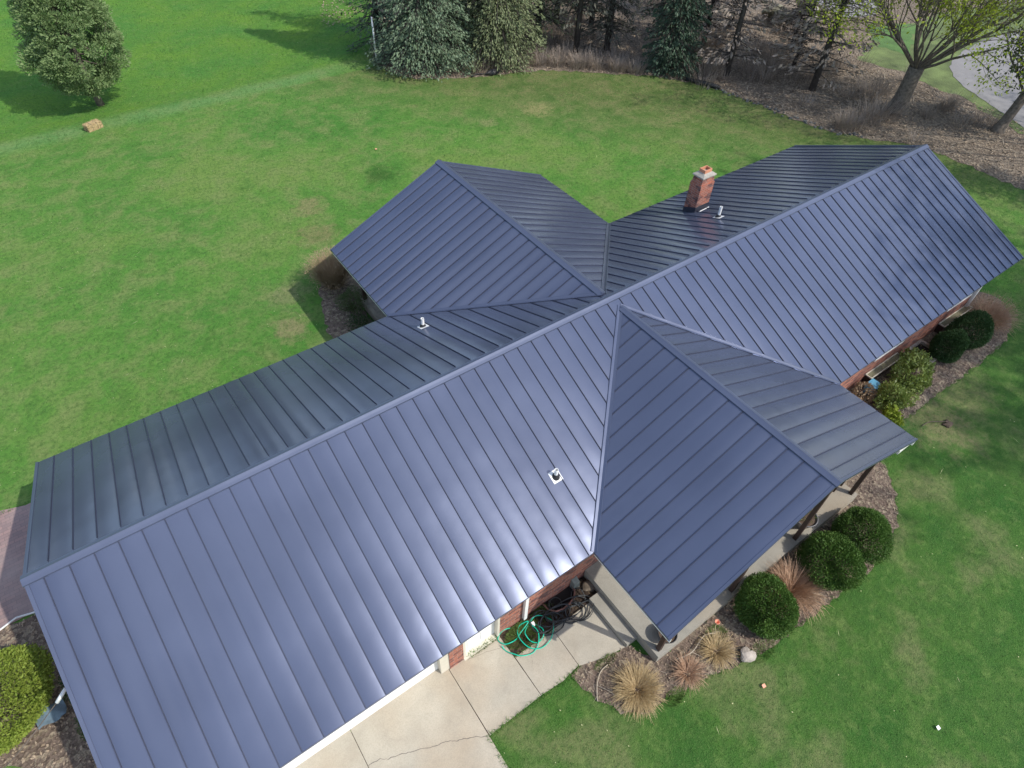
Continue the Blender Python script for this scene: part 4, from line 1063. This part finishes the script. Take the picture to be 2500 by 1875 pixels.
for k, (x, y, H_, R_, mt, lb) in enumerate(((24.9, 26.6, 13, 2.6, 'spruce', 'grey green spruce squeezed between the two lawn edge spruces'), (30.6, 25.2, 13, 2.4, 'spruce_olive', 'olive conifer in the second row right of the weeping spruce'), (33.2, 21.6, 13, 1.9, 'spruce_thin', 'thin conifer between the deep shade spruce and the narrow dark conifer'),
        (33.5, 27.0, 14, 2.6, 'spruce_dark', 'dark conifer at the top edge above the brown brush'), (36.6, 19.6, 13, 1.6, 'spruce_thin', 'thin grey conifer just behind the narrow dark conifer'), (31.0, 31.0, 15, 3.0, 'spruce_dark', 'tall dark conifer at the top edge behind the olive one'), (41.5, 24.5, 14, 2.3, 'spruce_dark', 'dark conifer at the top edge farthest into the wood'))):
    conifer((x, y, 0), H_, R_, M[mt], 300 + k, lb, group=grp, nb=300, per=30, z0=1.2, trunk_r=.18)
# lone pine on the left
def puff_tree(loc, H, R, label, seed):
    rng = np.random.default_rng(seed); t = thing('pine_tree', loc, label, 'pine')
    Cs = []; Ds = []
    nbp = 680; z0 = 1.15
    br = MB()
    for k in range(nbp):
        h = z0 + (H - z0) * rng.random() ** 1.1; u = (h - z0) / (H - z0)
        prof = (min(1, (u + .06) / .2)) ** .6 * (1 - max(0, u - .15) / .87) ** .9
        rr_ = R * prof * (.45 + .55 * rng.random() ** .35) * rng.uniform(.93, 1.07); az = rng.uniform(0, 2 * np.pi)
        c = np.array([rr_ * np.cos(az), rr_ * np.sin(az), h])
        ax = unit(np.array([np.cos(az), np.sin(az), .75 + .5 * u]))
        s_ = rng.uniform(.3, .5); m_ = 150
        d = rnd_dirs(m_, rng); P = c + d * s_ * (rng.uniform(.6, 1, m_))[:, None] * np.array([1, 1, .8])
        Cs.append(P); Ds.append(unit(ax * .5 + d))
        if rng.random() < .1: br.tube([(0, 0, max(.5, h - .8)), tuple(c * .6 + np.array([0, 0, .1])), tuple(c)], [.04, .025, .01], 4, cap=False)
    C = np.concatenate(Cs); D = np.concatenate(Ds); n = len(C)
    Wd = unit(np.cross(D, rnd_dirs(n, rng))); Ln = rng.uniform(.08, .18, n)
    V, F = quads(C, D, Wd, Ln, Ln * .42)
    o = npmesh('crown', V, F, M['pine']); o.parent = t
    g = MB(); g.tube([(.1, -.05, -.1), (.0, 0, 1), (-.05, 0, H * .5), (0, 0, H * .95)], [.2, .15, .1, .02], 8); g.build('trunk', M['bark']).parent = t
    br.build('branches', M['bark']).parent = t
puff_tree((5.75, 30.8, -.28), 10.5, 2.25, 'lone bushy green pine on the far lawn, casting a dark shadow', 81)

def bare_tree(loc, H, r0, seed, label, cat='tree', group=None, fork=2.0, nl=5, spread=.6, levels=4, leaves_n=0, leafmat=None, twigs=3, name='deciduous_tree', lean=(0, 0), leafsize=.22, tip=.006):
    r = random.Random(seed); g = MB(); br = MB(); tips = []
    t = thing(name, loc, label, cat, group)
    def limb(p, d, ln, rad_, lv):
        pts = [p]; rs = [rad_]; n = 5; q = p; dd = d.copy()
        for k in range(n):
            dd = (dd + Vector((r.gauss(0, .13), r.gauss(0, .13), r.gauss(0, .08) + .05))).normalized()
            q = q + dd * ln / n; pts.append(q); rs.append(max(tip, rad_ * (1 - .62 * (k + 1) / n)))
            if lv < levels and k >= 1:
                for _ in range(2 if r.random() < (.75 if lv < 3 else .55) else 1):
                    if lv == levels - 1 and len(tips) > 9000: break
                    a = dd.orthogonal().normalized(); a.rotate(Matrix.Rotation(r.uniform(0, 2 * math.pi), 3, dd))
                    nd = (dd + a * r.uniform(.45, .95)).normalized()
                    limb(q, nd, ln * r.uniform(.42, .68), rs[-1] * r.uniform(.5, .75), lv + 1)
        br.tube(pts, rs, 7 if lv <= 1 else (5 if lv == 2 else 3), cap=False)
        if lv >= levels - 2: tips.extend(pts[2:])
    base = Vector((0, 0, 0)); top = Vector((lean[0], lean[1], fork))
    g.tube([(0, 0, -.1), (0, 0, .12), tuple(top * .3), tuple(top * .7), tuple(top)], [r0 * 1.7, r0 * 1.3, r0 * 1.02, r0 * .92, r0 * .95], 12)
    g.build('trunk', M['bark']).parent = t
    for k in range(nl):
        a = 2 * math.pi * k / nl + r.uniform(-.4, .4); sp_ = spread * r.uniform(.4, 1.3)
        d = Vector((math.cos(a) * math.sin(sp_), math.sin(a) * math.sin(sp_), math.cos(sp_)))
        limb(top - Vector((0, 0, r0 * .4)), d, (H - fork) * r.uniform(.55, .8), min(r0 * r.uniform(.2, .42), r.uniform(.045, .1)), 1)
    br.build('branches', M['bark']).parent = t
    if leaves_n:
        rng = np.random.default_rng(seed); T = np.array([tuple(x) for x in tips])
        cl = T[rng.integers(0, len(T), leaves_n // 9)]
        C = (cl[:, None, :] + rng.normal(0, .2, (len(cl), 9, 3))).reshape(-1, 3); n = len(C)
        D = rnd_dirs(n, rng); Wd = unit(np.cross(D, rnd_dirs(n, rng))); Ln = leafsize * rng.uniform(.5, 1.2, n)
        V, F = quads(C, D, Wd, Ln, Ln * .55)
        o = npmesh('leaves', V, F, leafmat or M['bud']); o.parent = t
    return t
bare_tree((40.75, 6.75, 0), 10, .4, 91, 'large spreading tree with thick short trunk and fresh lime leaves by the road', fork=2.3, nl=22, spread=.8, levels=4, leaves_n=42000, leafsize=.15)
bg_ = 'bare slender trees in the brown wood'
for (x, y, H_, R_, r0_, lb) in ((39.1, 10.9, 12, 2.6, .17, 'slender bare tree left of the large spreading tree'), (36.5, 14.9, 12, 2.0, .15, 'slender bare tree right of the narrow dark conifer'),
        (40.8, 13.5, 11, 2.2, .1, 'thin bare tree in the middle of the brown wood'), (42.6, 20.0, 12, 2.4, .15, 'bare tree at the top edge left of the stone heap'), (38.8, 18.8, 12, 2.2, .13, 'thin bare tree between the dark conifers and the stone heap'),
        (43.4, 15.6, 12, 2.6, .13, 'bare tree between the stone heap and the large spreading tree')):
    conifer((x, y, 0), H_, R_, M['brush'], int(x * 10), lb, 'tree', group=bg_, nb=150, per=16, leaf=.32, z0=.9, droop=.05, trunk_r=r0_, shape=.5, name='bare_tree')
bare_tree((46.2, 17.4, 0), 12, .42, 94, 'thick dark trunk beside the stone heap', fork=4, nl=9, spread=.8, levels=3)
t = bare_tree((43.1, 2.5, 0), 6.5, .24, 98, 'dark leafed tree with leaning pale trunk at the right edge', fork=1.8, nl=6, spread=.7, levels=3, leaves_n=0, lean=(.5, -.1))
rng = np.random.default_rng(99); C = rng.normal(0, 1, (5200, 3)) * np.array([.95, .95, .8]) + np.array([.6, -.3, 3.9]); D = rnd_dirs(5200, rng)
V, F = quads(C, D, unit(np.cross(D, rnd_dirs(5200, rng))), rng.uniform(.12, .28, 5200), rng.uniform(.06, .13, 5200)); npmesh('crown', V, F, M['hedge']).parent = t
# off to the right, outside the picture: the trees whose shade falls over the right end of the lawn and roof
bare_tree((38.6, -21.6, 0), 25, .35, 101, 'tall budding tree beyond the right side of the picture, nearer', fork=13, nl=10, spread=.42, levels=4, leaves_n=15000, leafsize=.34, group='trees shading the right lawn')
bare_tree((47.0, -5.0, 0), 14, .35, 102, 'tall bare tree beyond the right side of the picture, by the road', fork=3, nl=8, spread=.7, levels=4, leaves_n=2600, group='trees shading the right lawn')
conifer((41.5, -6.4, 0), 15, 3.3, M['spruce_dark'], 330, 'tall dark spruce beyond the right side of the picture', nb=420, per=40)
# undergrowth in the wood
rng = np.random.default_rng(120)
def thicket(loc, r, ln, n, mat, label, seed, w_=.02, lean=1.1):
    V, F = ribbons(n, r, ln, w_, lean, np.random.default_rng(seed), 4, .4); o = npmesh('undergrowth', V, F, mat); o.location = loc
    return tag(o, label, 'undergrowth', kind='stuff')
allV = []; allF = []; off = 0
for k in range(110):
    while True:
        x, y = rng.uniform(20, 46), rng.uniform(2, 34)
        if in_poly(np.array([x]), np.array([y]), [(a, b) for a, b in wood_poly])[0] and in_view(np.array([x]), np.array([y]), np.array([0.]))[0][0]: break
    V, F = ribbons(int(rng.uniform(60, 160)), rng.uniform(.3, 1.1), rng.uniform(.5, 1.3), .022, 1.2, np.random.default_rng(200 + k), 4, .4)
    allV.append(V + np.array([x, y, 0])); allF.append(F + off); off += len(V)
for k, (x, y) in enumerate([(27.6, 22.6), (28.4, 22.0), (29.2, 21.4), (30.0, 20.6), (30.9, 19.8), (31.7, 19.0), (32.4, 18.1), (28.9, 23), (30.3, 22)]):
    V, F = ribbons(170, .5, .9, .022, 1.3, np.random.default_rng(400 + k), 4, .4)
    allV.append(V + np.array([x, y, 0])); allF.append(F + off); off += len(V)
tag(npmesh('undergrowth', np.concatenate(allV), np.concatenate(allF), M['brush']), 'tangled dead brush and stems under the trees', 'undergrowth', kind='stuff')

# ================================================================ OBJECTS
def rock(name, loc, s, mat, label, seed, cat='rock', parent=None, group=None):
    r = random.Random(seed); m_ = MB(); nu, nv = 14, 8; P = []
    ph = [(r.uniform(0, 6.3), r.uniform(.08, .2), r.randint(2, 4)) for _ in range(4)]
    for i in range(nv + 1):
        th = math.pi * i / nv; row = []
        for j in range(nu + 1):
            a = 2 * math.pi * (j % nu) / nu
            f = 1 + sum(am * math.sin(fr * a + p_ + th * 2) for p_, am, fr in ph) * math.sin(th)
            row.append((s[0] * f * math.sin(th) * math.cos(a), s[1] * f * math.sin(th) * math.sin(a), s[2] * (math.cos(th) * .9 + .35)))
        P.append(row)
    m_.grid(P, 0, False, True)
    o = m_.build(name, mat); o.location = loc
    if parent: o.parent = parent
    else: tag(o, label, cat, group)
    return o
rock('rock', (11.6, -7.62, .05), (.2, .15, .1), M['stone'], 'pale flat rock at the bed edge beside the foremost round shrub', 1)
for k, (x, y, s, lb) in enumerate([(46.5, 19.6, .75, 'leftmost boulder of the mossy stone heap in the wood'), (46.2, 18.7, .7, 'middle boulder of the mossy stone heap in the wood'), (46.5, 17.9, .7, 'pale boulder at the right of the stone heap by the thick trunk'), (48.2, 18.4, .9, 'large pale boulder behind the stone heap')]):
    rock('boulder', (x, y, .3), (s, s * .75, s * .7), simple('mossy_stone_%d' % k, (0.2, 0.19, 0.13) if k < 3 else (.36, .34, .32), .9, .5, 3, b_scale=8, b_dist=.1), lb, 20 + k, 'boulder', group='boulders beside the thick trunk')
# stone edging along the wood: countable stones
r = random.Random(9)
edge_pts = [(34.2, 15.0), (34.75, 13.6), (35.05, 11.2), (35.3, 8.8), (35.85, 7.0), (36.6, 5.9)]
g = MB()
for a, b in zip(edge_pts[:-1], edge_pts[1:]):
    d = math.dist(a, b); k = int(d / .16)
    for i in range(k):
        t_ = i / k; x = a[0] + (b[0] - a[0]) * t_ + r.uniform(-.22, .22); y = a[1] + (b[1] - a[1]) * t_ + r.uniform(-.2, .2)
        s = r.uniform(.03, .14); h = r.uniform(.04, .1); q = r.uniform(0, 1.5)
        b4 = [(x + s * math.cos(q + c_) * r.uniform(.7, 1.1), y + s * math.sin(q + c_) * r.uniform(.7, 1.1), .0) for c_ in (0, 1.57, 3.14, 4.71)]
        g.hexa(b4, [(p[0] * .8 + x * .2, p[1] * .8 + y * .2, h) for p in b4])
tag(g.build('stone_rubble', M['edging']), 'grey broken stone rubble edging between lawn and wood', 'rubble', kind='stuff')
# black rubbish / pipe ends at the lawn edge
def lump(name, loc, s, mat, label, cat, seed, group=None):
    o = rock(name, loc, s, mat, label, seed, cat, group=group); return o
lump('rubbish_bag', (25.15, 22.35, .05), (.4, .22, .2), M['rubber'], 'black plastic bag lying at the foot of the olive spruce', 'bag', 5)
g = MB(); g.tube([(23.9, 22.6, .06), (24.3, 22.75, .07), (24.7, 22.55, .06), (25.0, 22.4, .06)], .04, 6); tag(g.build('drain_pipe', M['rubber']), 'thin black pipe on the ground running to the black bag', 'pipe')
g = MB(); g.tube([(34.0, 15.7, .1), (34.3, 14.9, .12), (34.55, 14.3, .12), (34.75, 13.8, .1)], [.1, .13, .15, .1], 8); tag(g.build('drain_pipe', M['rubber']), 'black corrugated pipe lying at the brown wood edge', 'pipe')
# white pole
g = MB(); g.tube([(20.2, 27.0, 0), (20.2, 27.0, 2.6)], .045, 10); o = g.build('pole', M['white_trim']); tag(o, 'thin white pole standing in front of the left spruces', 'pole')
# hay bale
t = thing('hay_bale', (4.95, 27.5, 0), 'small golden hay bale at the crest of the bank, below the lone pine', 'hay bale')
t.rotation_euler = (0, 0, .35)
g = MB(); nx, ny = 10, 6
r = random.Random(4)
def hay(g, sx, sy, sz):
    def f(u, v, ax):
        j = lambda: r.uniform(-.03, .03)
        return j
    for (o_, a, b, nm) in (((-sx, -sy, 0), (2 * sx, 0, 0), (0, 0, sz), 0), ((sx, -sy, 0), (0, 2 * sy, 0), (0, 0, sz), 0), ((sx, sy, 0), (-2 * sx, 0, 0), (0, 0, sz), 0), ((-sx, sy, 0), (0, -2 * sy, 0), (0, 0, sz), 0), ((-sx, -sy, sz), (2 * sx, 0, 0), (0, 2 * sy, 0), 0)):
        P = []
        for i in range(7):
            row = []
            for j in range(11):
                u = j / 10; v = i / 6
                p = Vector(o_) + Vector(a) * u + Vector(b) * v
                p += Vector((r.uniform(-.02, .02), r.uniform(-.02, .02), r.uniform(-.02, .02))) if 0 < u < 1 and 0 < v < 1 else Vector((0, 0, 0))
                row.append(tuple(p))
            P.append(row)
        g.grid(P, 0, False)
hay(g, .36, .21, .3)
o = g.build('bale', M['straw']); o.parent = t
rng = np.random.default_rng(6); n = 1500
P = rng.uniform(-1, 1, (n, 3)) * np.array([.37, .22, .155]); ax = rng.integers(0, 3, n); sg = rng.choice([-1, 1], n); P[np.arange(n), ax] = sg * np.array([.365, .215, .155])[ax]; P[:, 2] += .155
D = rnd_dirs(n, rng); V, F = quads(P, D, unit(np.cross(D, rnd_dirs(n, rng))), rng.uniform(.05, .14, n), np.full(n, .012)); q = npmesh('straw', V, F, M['straw']); q.parent = t
for x_ in (-.13, .13):
    g = MB(); g.beam((x_, -.22, .02), (x_, -.22, .3), .012, .01, (0, 1, 0)); g.beam((x_, -.215, .31), (x_, .215, .31), .012, .006); q = g.build('twine', M['bark']); q.parent = t

# hoses
def smooth_path(pts, sub=6, closed=False):
    P = [Vector(p) for p in pts]; out_ = []
    n = len(P)
    for i in range(n - 1):
        p0 = P[max(i - 1, 0)]; p1 = P[i]; p2 = P[i + 1]; p3 = P[min(i + 2, n - 1)]
        for k in range(sub):
            t_ = k / sub
            out_.append(.5 * ((2 * p1) + (-p0 + p2) * t_ + (2 * p0 - 5 * p1 + 4 * p2 - p3) * t_ * t_ + (-p0 + 3 * p1 - 3 * p2 + p3) * t_ ** 3))
    out_.append(P[-1]); return out_
gh = [(7.5, -4.03), (7.35, -4.0), (7.2, -4.02), (7.12, -4.1), (7.18, -4.27), (7.33, -4.33), (7.5, -4.31), (7.63, -4.26), (7.93, -4.17), (7.78, -4.11), (7.67, -4.13), (7.57, -4.24), (7.54, -4.43), (7.61, -4.65), (7.81, -4.8), (8.09, -4.79), (8.3, -4.65), (8.42, -4.48), (8.38, -4.33), (8.26, -4.21), (8.11, -4.15), (7.93, -4.2), (7.78, -4.27), (7.7, -4.36), (7.72, -4.54), (7.85, -4.66), (8.02, -4.63), (8.11, -4.5), (8.07, -4.34), (7.95, -4.2), (7.99, -4.42), (7.93, -4.58), (7.79, -4.72), (7.6, -4.78), (7.35, -4.71), (7.22, -4.56), (7.13, -4.39), (7.11, -4.25)]
zz = random.Random(2)
g = MB(); g.tube(smooth_path([(x, y, .06 + .035 * math.sin(i * 1.7) + .012 * (i % 3)) for i, (x, y) in enumerate(gh)]), .0125, 6)
o = g.build('garden_hose', M['hose_green']); tag(o, 'bright green garden hose coiled in loops at the walkway edge', 'hose')
g = MB()
bh = []
r = random.Random(12)
for (cx_, cy_, a_, b_, n_) in ((8.55, -4.42, .42, .2, 2.3), (8.95, -4.62, .32, .2, 2.0), (9.15, -4.6, .38, .26, 1.6), (8.35, -4.5, .34, .24, 2.2), (8.75, -4.45, .5, .2, 1.8), (8.2, -4.35, .28, .26, 1.7), (9.0, -4.55, .52, .3, 1.2), (8.72, -4.2, .16, .2, 1.3), (9.3, -4.35, .16, .2, 1.3)):
    ph = r.uniform(0, 6.28); rot_ = r.uniform(-.5, .2); k_ = int(9 * n_)
    for i in range(k_):
        t_ = ph + 2 * math.pi * n_ * i / k_; x = a_ * math.cos(t_) * r.uniform(.9, 1.05); y = b_ * math.sin(t_) * r.uniform(.9, 1.05)
        xx = cx_ + x * math.cos(rot_) - y * math.sin(rot_); yy = cy_ + x * math.sin(rot_) + y * math.cos(rot_)
        bh.append((xx, min(yy, -4.04), r.uniform(.03, .16)))
g.tube(smooth_path(bh, 5), .0115, 6)
tag(g.build('garden_hose', M['hose_black']), 'tangled black garden hose heaped beside the porch step', 'hose')
g = MB(); g.box(7.97, 8.04, -4.28, -4.22, .05, .11); g.box(7.985, 8.025, -4.32, -4.28, .065, .095); tag(g.build('hose_connector', M['white_trim']), 'small white hose connector in the middle of the coiled green hose', 'connector')
# window well by the wall
t = thing('window_well', (8.9, -4.2, 0), 'sunken dark window well with curved brown metal rim behind the black hose', 'window well')
pr = [(8.48, -4.01), (8.5, -4.2), (8.62, -4.34), (8.8, -4.39), (9.0, -4.38), (9.2, -4.32), (9.33, -4.18), (9.35, -4.01)]
g = MB(); g.tube([(x, y, .1) for x, y in pr], .022, 6); g.grid([[(x, y, 0) for x, y in pr], [(x, y, .1) for x, y in pr]], 0, True); g.build('rim', simple('rusty_brown', (.2, .1, .08), .7, .3), t)
g = MB(); g.poly([(x, y, .02) for x, y in pr][::-1]); g.build('floor', simple('well_painted_shade', (.012, .01, .01), .9, .3), t)  # near-black sheet at ground level: the well's inner shade as colour
t = thing('utility_box', (9.42, -4.08, 0), 'small grey green utility box in the corner by the porch slab', 'utility box')
g = MB(); g.hexa([(9.32, -4.16, 0), (9.52, -4.16, 0), (9.52, -4.01, 0), (9.32, -4.01, 0)], [(9.34, -4.14, .3), (9.5, -4.14, .3), (9.5, -4.01, .34), (9.34, -4.01, .34)]); g.build('case', simple('grey_green_plastic', (.2, .22, .2), .6, .1), t)
g = MB(); g.box(9.38, 9.46, -4.145, -4.135, .1, .2); g.build('latch', M['rubber'], t)
rock('stone', (9.72, -4.28, .02), (.2, .16, .09), simple('brown_stone', (.14, .11, .08), .9, .4, 8, b_scale=20), 'rounded brown stone in the corner beside the porch slab', 6)
# pots on the porch
def pot(loc, r_, h, mat, label, seed, plant=True, group=None):
    t = thing('plant_pot', loc, label, 'plant pot', group)
    g = MB(); g.lathe(loc, [(r_ * .62, 0), (r_ * .75, h * .3), (r_ * .95, h * .75), (r_, h * .93), (r_ * 1.06, h), (r_ * .98, h * 1.01), (r_ * .92, h * .86)], 28); g.build('bowl', mat, t)
    g = MB(); g.lathe(loc, [(r_ * .93, h * .86), (r_ * .5, h * .9), (0.001, h * .92)], 20); g.build('soil', M['soil'], t)
    if plant:
        rng = np.random.default_rng(seed); V, F = ribbons(40, r_ * .5, .25, .02, 1.2, rng, 3); q = npmesh('plant', V, F, M['laurel']); q.parent = t; q.location = (0, 0, h * .88)
    return t
pot((10.22, -6.31, .34), .21, .26, M['charcoal'], 'round charcoal pot with brown soil at the left porch corner', 1, False)
pot((15.28, -6.2, .34), .3, .34, M['greyglaze'], 'large dark pot with a green sprout behind the third porch post', 2, True)
# tulip
t = thing('tulip', (11.52, -6.72, 0), 'single coral tulip at the front edge of the porch slab', 'flower')
g = MB(); g.tube([(11.52, -6.72, 0), (11.52, -6.73, .22)], .008, 5); g.build('stem', M['weed'], t)
g = MB(); r = random.Random(8)
for k in range(6):
    a = k * 1.047; c_, s_ = math.cos(a), math.sin(a)
    g.hexa([(11.52 + c_ * .01 - s_ * .02, -6.73 + s_ * .01 + c_ * .02, .22), (11.52 + c_ * .01 + s_ * .02, -6.73 + s_ * .01 - c_ * .02, .22), (11.52 + c_ * .02 + s_ * .02, -6.73 + s_ * .02 - c_ * .02, .225), (11.52 + c_ * .02 - s_ * .02, -6.73 + s_ * .02 + c_ * .02, .225)],
           [(11.52 + c_ * .05 - s_ * .03, -6.73 + s_ * .05 + c_ * .03, .29), (11.52 + c_ * .05 + s_ * .03, -6.73 + s_ * .05 - c_ * .03, .29), (11.52 + c_ * .058 + s_ * .03, -6.73 + s_ * .058 - c_ * .03, .285), (11.52 + c_ * .058 - s_ * .03, -6.73 + s_ * .058 + c_ * .03, .285)])
g.build('petals', M['coral'], t)
# blue box and well by the right wall
t = thing('storage_box', (21.3, -4.38, 0), 'pale blue plastic box beside the brick wall behind the yellow green bush', 'box')
g = MB(); g.hexa([(21.12, -4.52, 0), (21.5, -4.52, 0), (21.5, -4.26, 0), (21.12, -4.26, 0)], [(21.1, -4.55, .3), (21.52, -4.55, .3), (21.52, -4.25, .3), (21.1, -4.25, .3)]); g.build('body', M['blue_plastic'], t)
g = MB(); g.box(21.08, 21.54, -4.57, -4.23, .3, .34); g.box(21.2, 21.42, -4.5, -4.3, .34, .36); g.build('lid', M['blue_plastic'], t)
t = thing('window_well', (24.4, -4.4, 0), 'square sunken well with pale stone edge between the right wall bushes', 'window well')
g = MB(); ring_sq(g, 24.0, 24.85, -4.85, -4.01, .09, 0, .12); g.build('rim', M['stone'], t)
g = MB(); g.box(24.1, 24.75, -4.75, -4.03, .01, .03); g.build('floor', simple('square_well_painted_shade', (.015, .012, .01), .9, .3), t)  # black panel at ground level, painted as the shade inside the pit
g = MB(); g.hexa([(23.3, -4.32, 0), (23.7, -4.32, 0), (23.7, -4.1, 0), (23.3, -4.1, 0)], [(23.34, -4.28, .3), (23.66, -4.28, .3), (23.66, -4.14, .3), (23.34, -4.14, .3)]); tag(g.build('meter_box', M['grey_blue']), 'grey blue box on the ground between the cream framed cover and the well', 'box')
# clod on the right lawn
lump('clod', (22.1, -6.55, .0), (.16, .12, .08), M['soil'], 'dark clod of earth on the thin lawn right of the porch', 'clod', 14)
g = MB(); g.tube(smooth_path([(22.1, -6.5, .1), (21.7, -6.2, .05), (21.35, -6.15, .04)]), .012, 4); tag(g.build('stick', M['twig']), 'short bare stick beside the dark clod', 'stick')
# paper scraps
for x, y, m_, lb in ((13.81, -10.96, M['white_trim'], 'white paper scrap on the lower right lawn'), (11.4, -8.27, M['coral'], 'tiny coral red scrap on the front lawn'), (15.5, 18.1, M['coral'], 'tiny coral red scrap on the lawn behind the back wing')):
    g = MB(); g.hexa([(x - .05, y - .03, .05), (x + .04, y - .04, .04), (x + .05, y + .03, .05), (x - .03, y + .04, .06)], [(x - .05, y - .03, .054), (x + .04, y - .04, .046), (x + .05, y + .03, .056), (x - .03, y + .04, .066)])
    tag(g.build('litter_scrap', m_), lb, 'scrap')
# branches on the bed
for k, (pts, lb) in enumerate((([(8.15, -6.4, .04), (8.35, -6.15, .06), (8.6, -5.98, .05), (8.85, -5.95, .04)], 'bleached stick left of the large grass clump'), ([(10.2, -6.75, .03), (10.6, -6.85, .1), (11.1, -6.75, .08), (11.4, -6.85, .05)], 'bleached forked twig along the porch slab'))):
    g = MB(); g.tube(smooth_path(pts), [.014] * (6 * 3 + 1), 5); g.tube(smooth_path([pts[1], (pts[1][0] + .15, pts[1][1] - .25, .05), (pts[1][0] + .2, pts[1][1] - .4, .03)]), .008, 4)
    tag(g.build('stick', M['clip2']), lb, 'stick')
# grey-blue tarp at the left gable
g = MB(); P = []
r = random.Random(3)
for i in range(6): P.append([(-1.75 + .09 * j + r.uniform(-.01, .01), -.28 + .07 * i, .25 + .06 * math.sin(j * 1.4 + i) + .02 * i) for j in range(7)])
g.grid(P, 0, True); tag(g.build('tarp', M['grey_blue']), 'crumpled grey blue tarp scrap below the left gable edge', 'tarp')
# service cable
# far woodland that closes the field (seen mirrored in the back roof slopes)
rng = np.random.default_rng(500); n = 26000
fx = rng.uniform(-90, 60, n); fy = 84 + rng.normal(0, 5, n) + 5 * np.sin(fx * .09); fh = (9 + 3 * np.sin(fx * .31) + 2 * np.sin(fx * .83 + 1)) * rng.random(n) ** .7
D = rnd_dirs(n, rng); V, F = quads(np.stack([fx, fy, fh], 1), D, unit(np.cross(D, rnd_dirs(n, rng))), rng.uniform(.9, 1.8, n), rng.uniform(.7, 1.3, n))
tag(npmesh('far_woodland', V, F, M['hedge']), 'far woodland closing off the field', 'woodland', kind='stuff')
t = thing('service_cable', (-.1, -1.2, 2.7), 'thin overhead service cable with white insulator at the left gable', 'cable')
g = MB(); g.tube(smooth_path([(0.02, -1.2, 3.2), (-.15, -1.24, 2.95), (-.45, -1.35, 2.75), (-2.5, -2.1, 2.2), (-9, -4.5, 2.2), (-20, -8.5, 3.5)]), .008, 5); g.build('wire', M['bark'], t)
g = MB(); g.tube([(-.28, -1.28, 2.86), (-.5, -1.37, 2.73)], .035, 8); g.build('insulator', M['white_trim'], t)
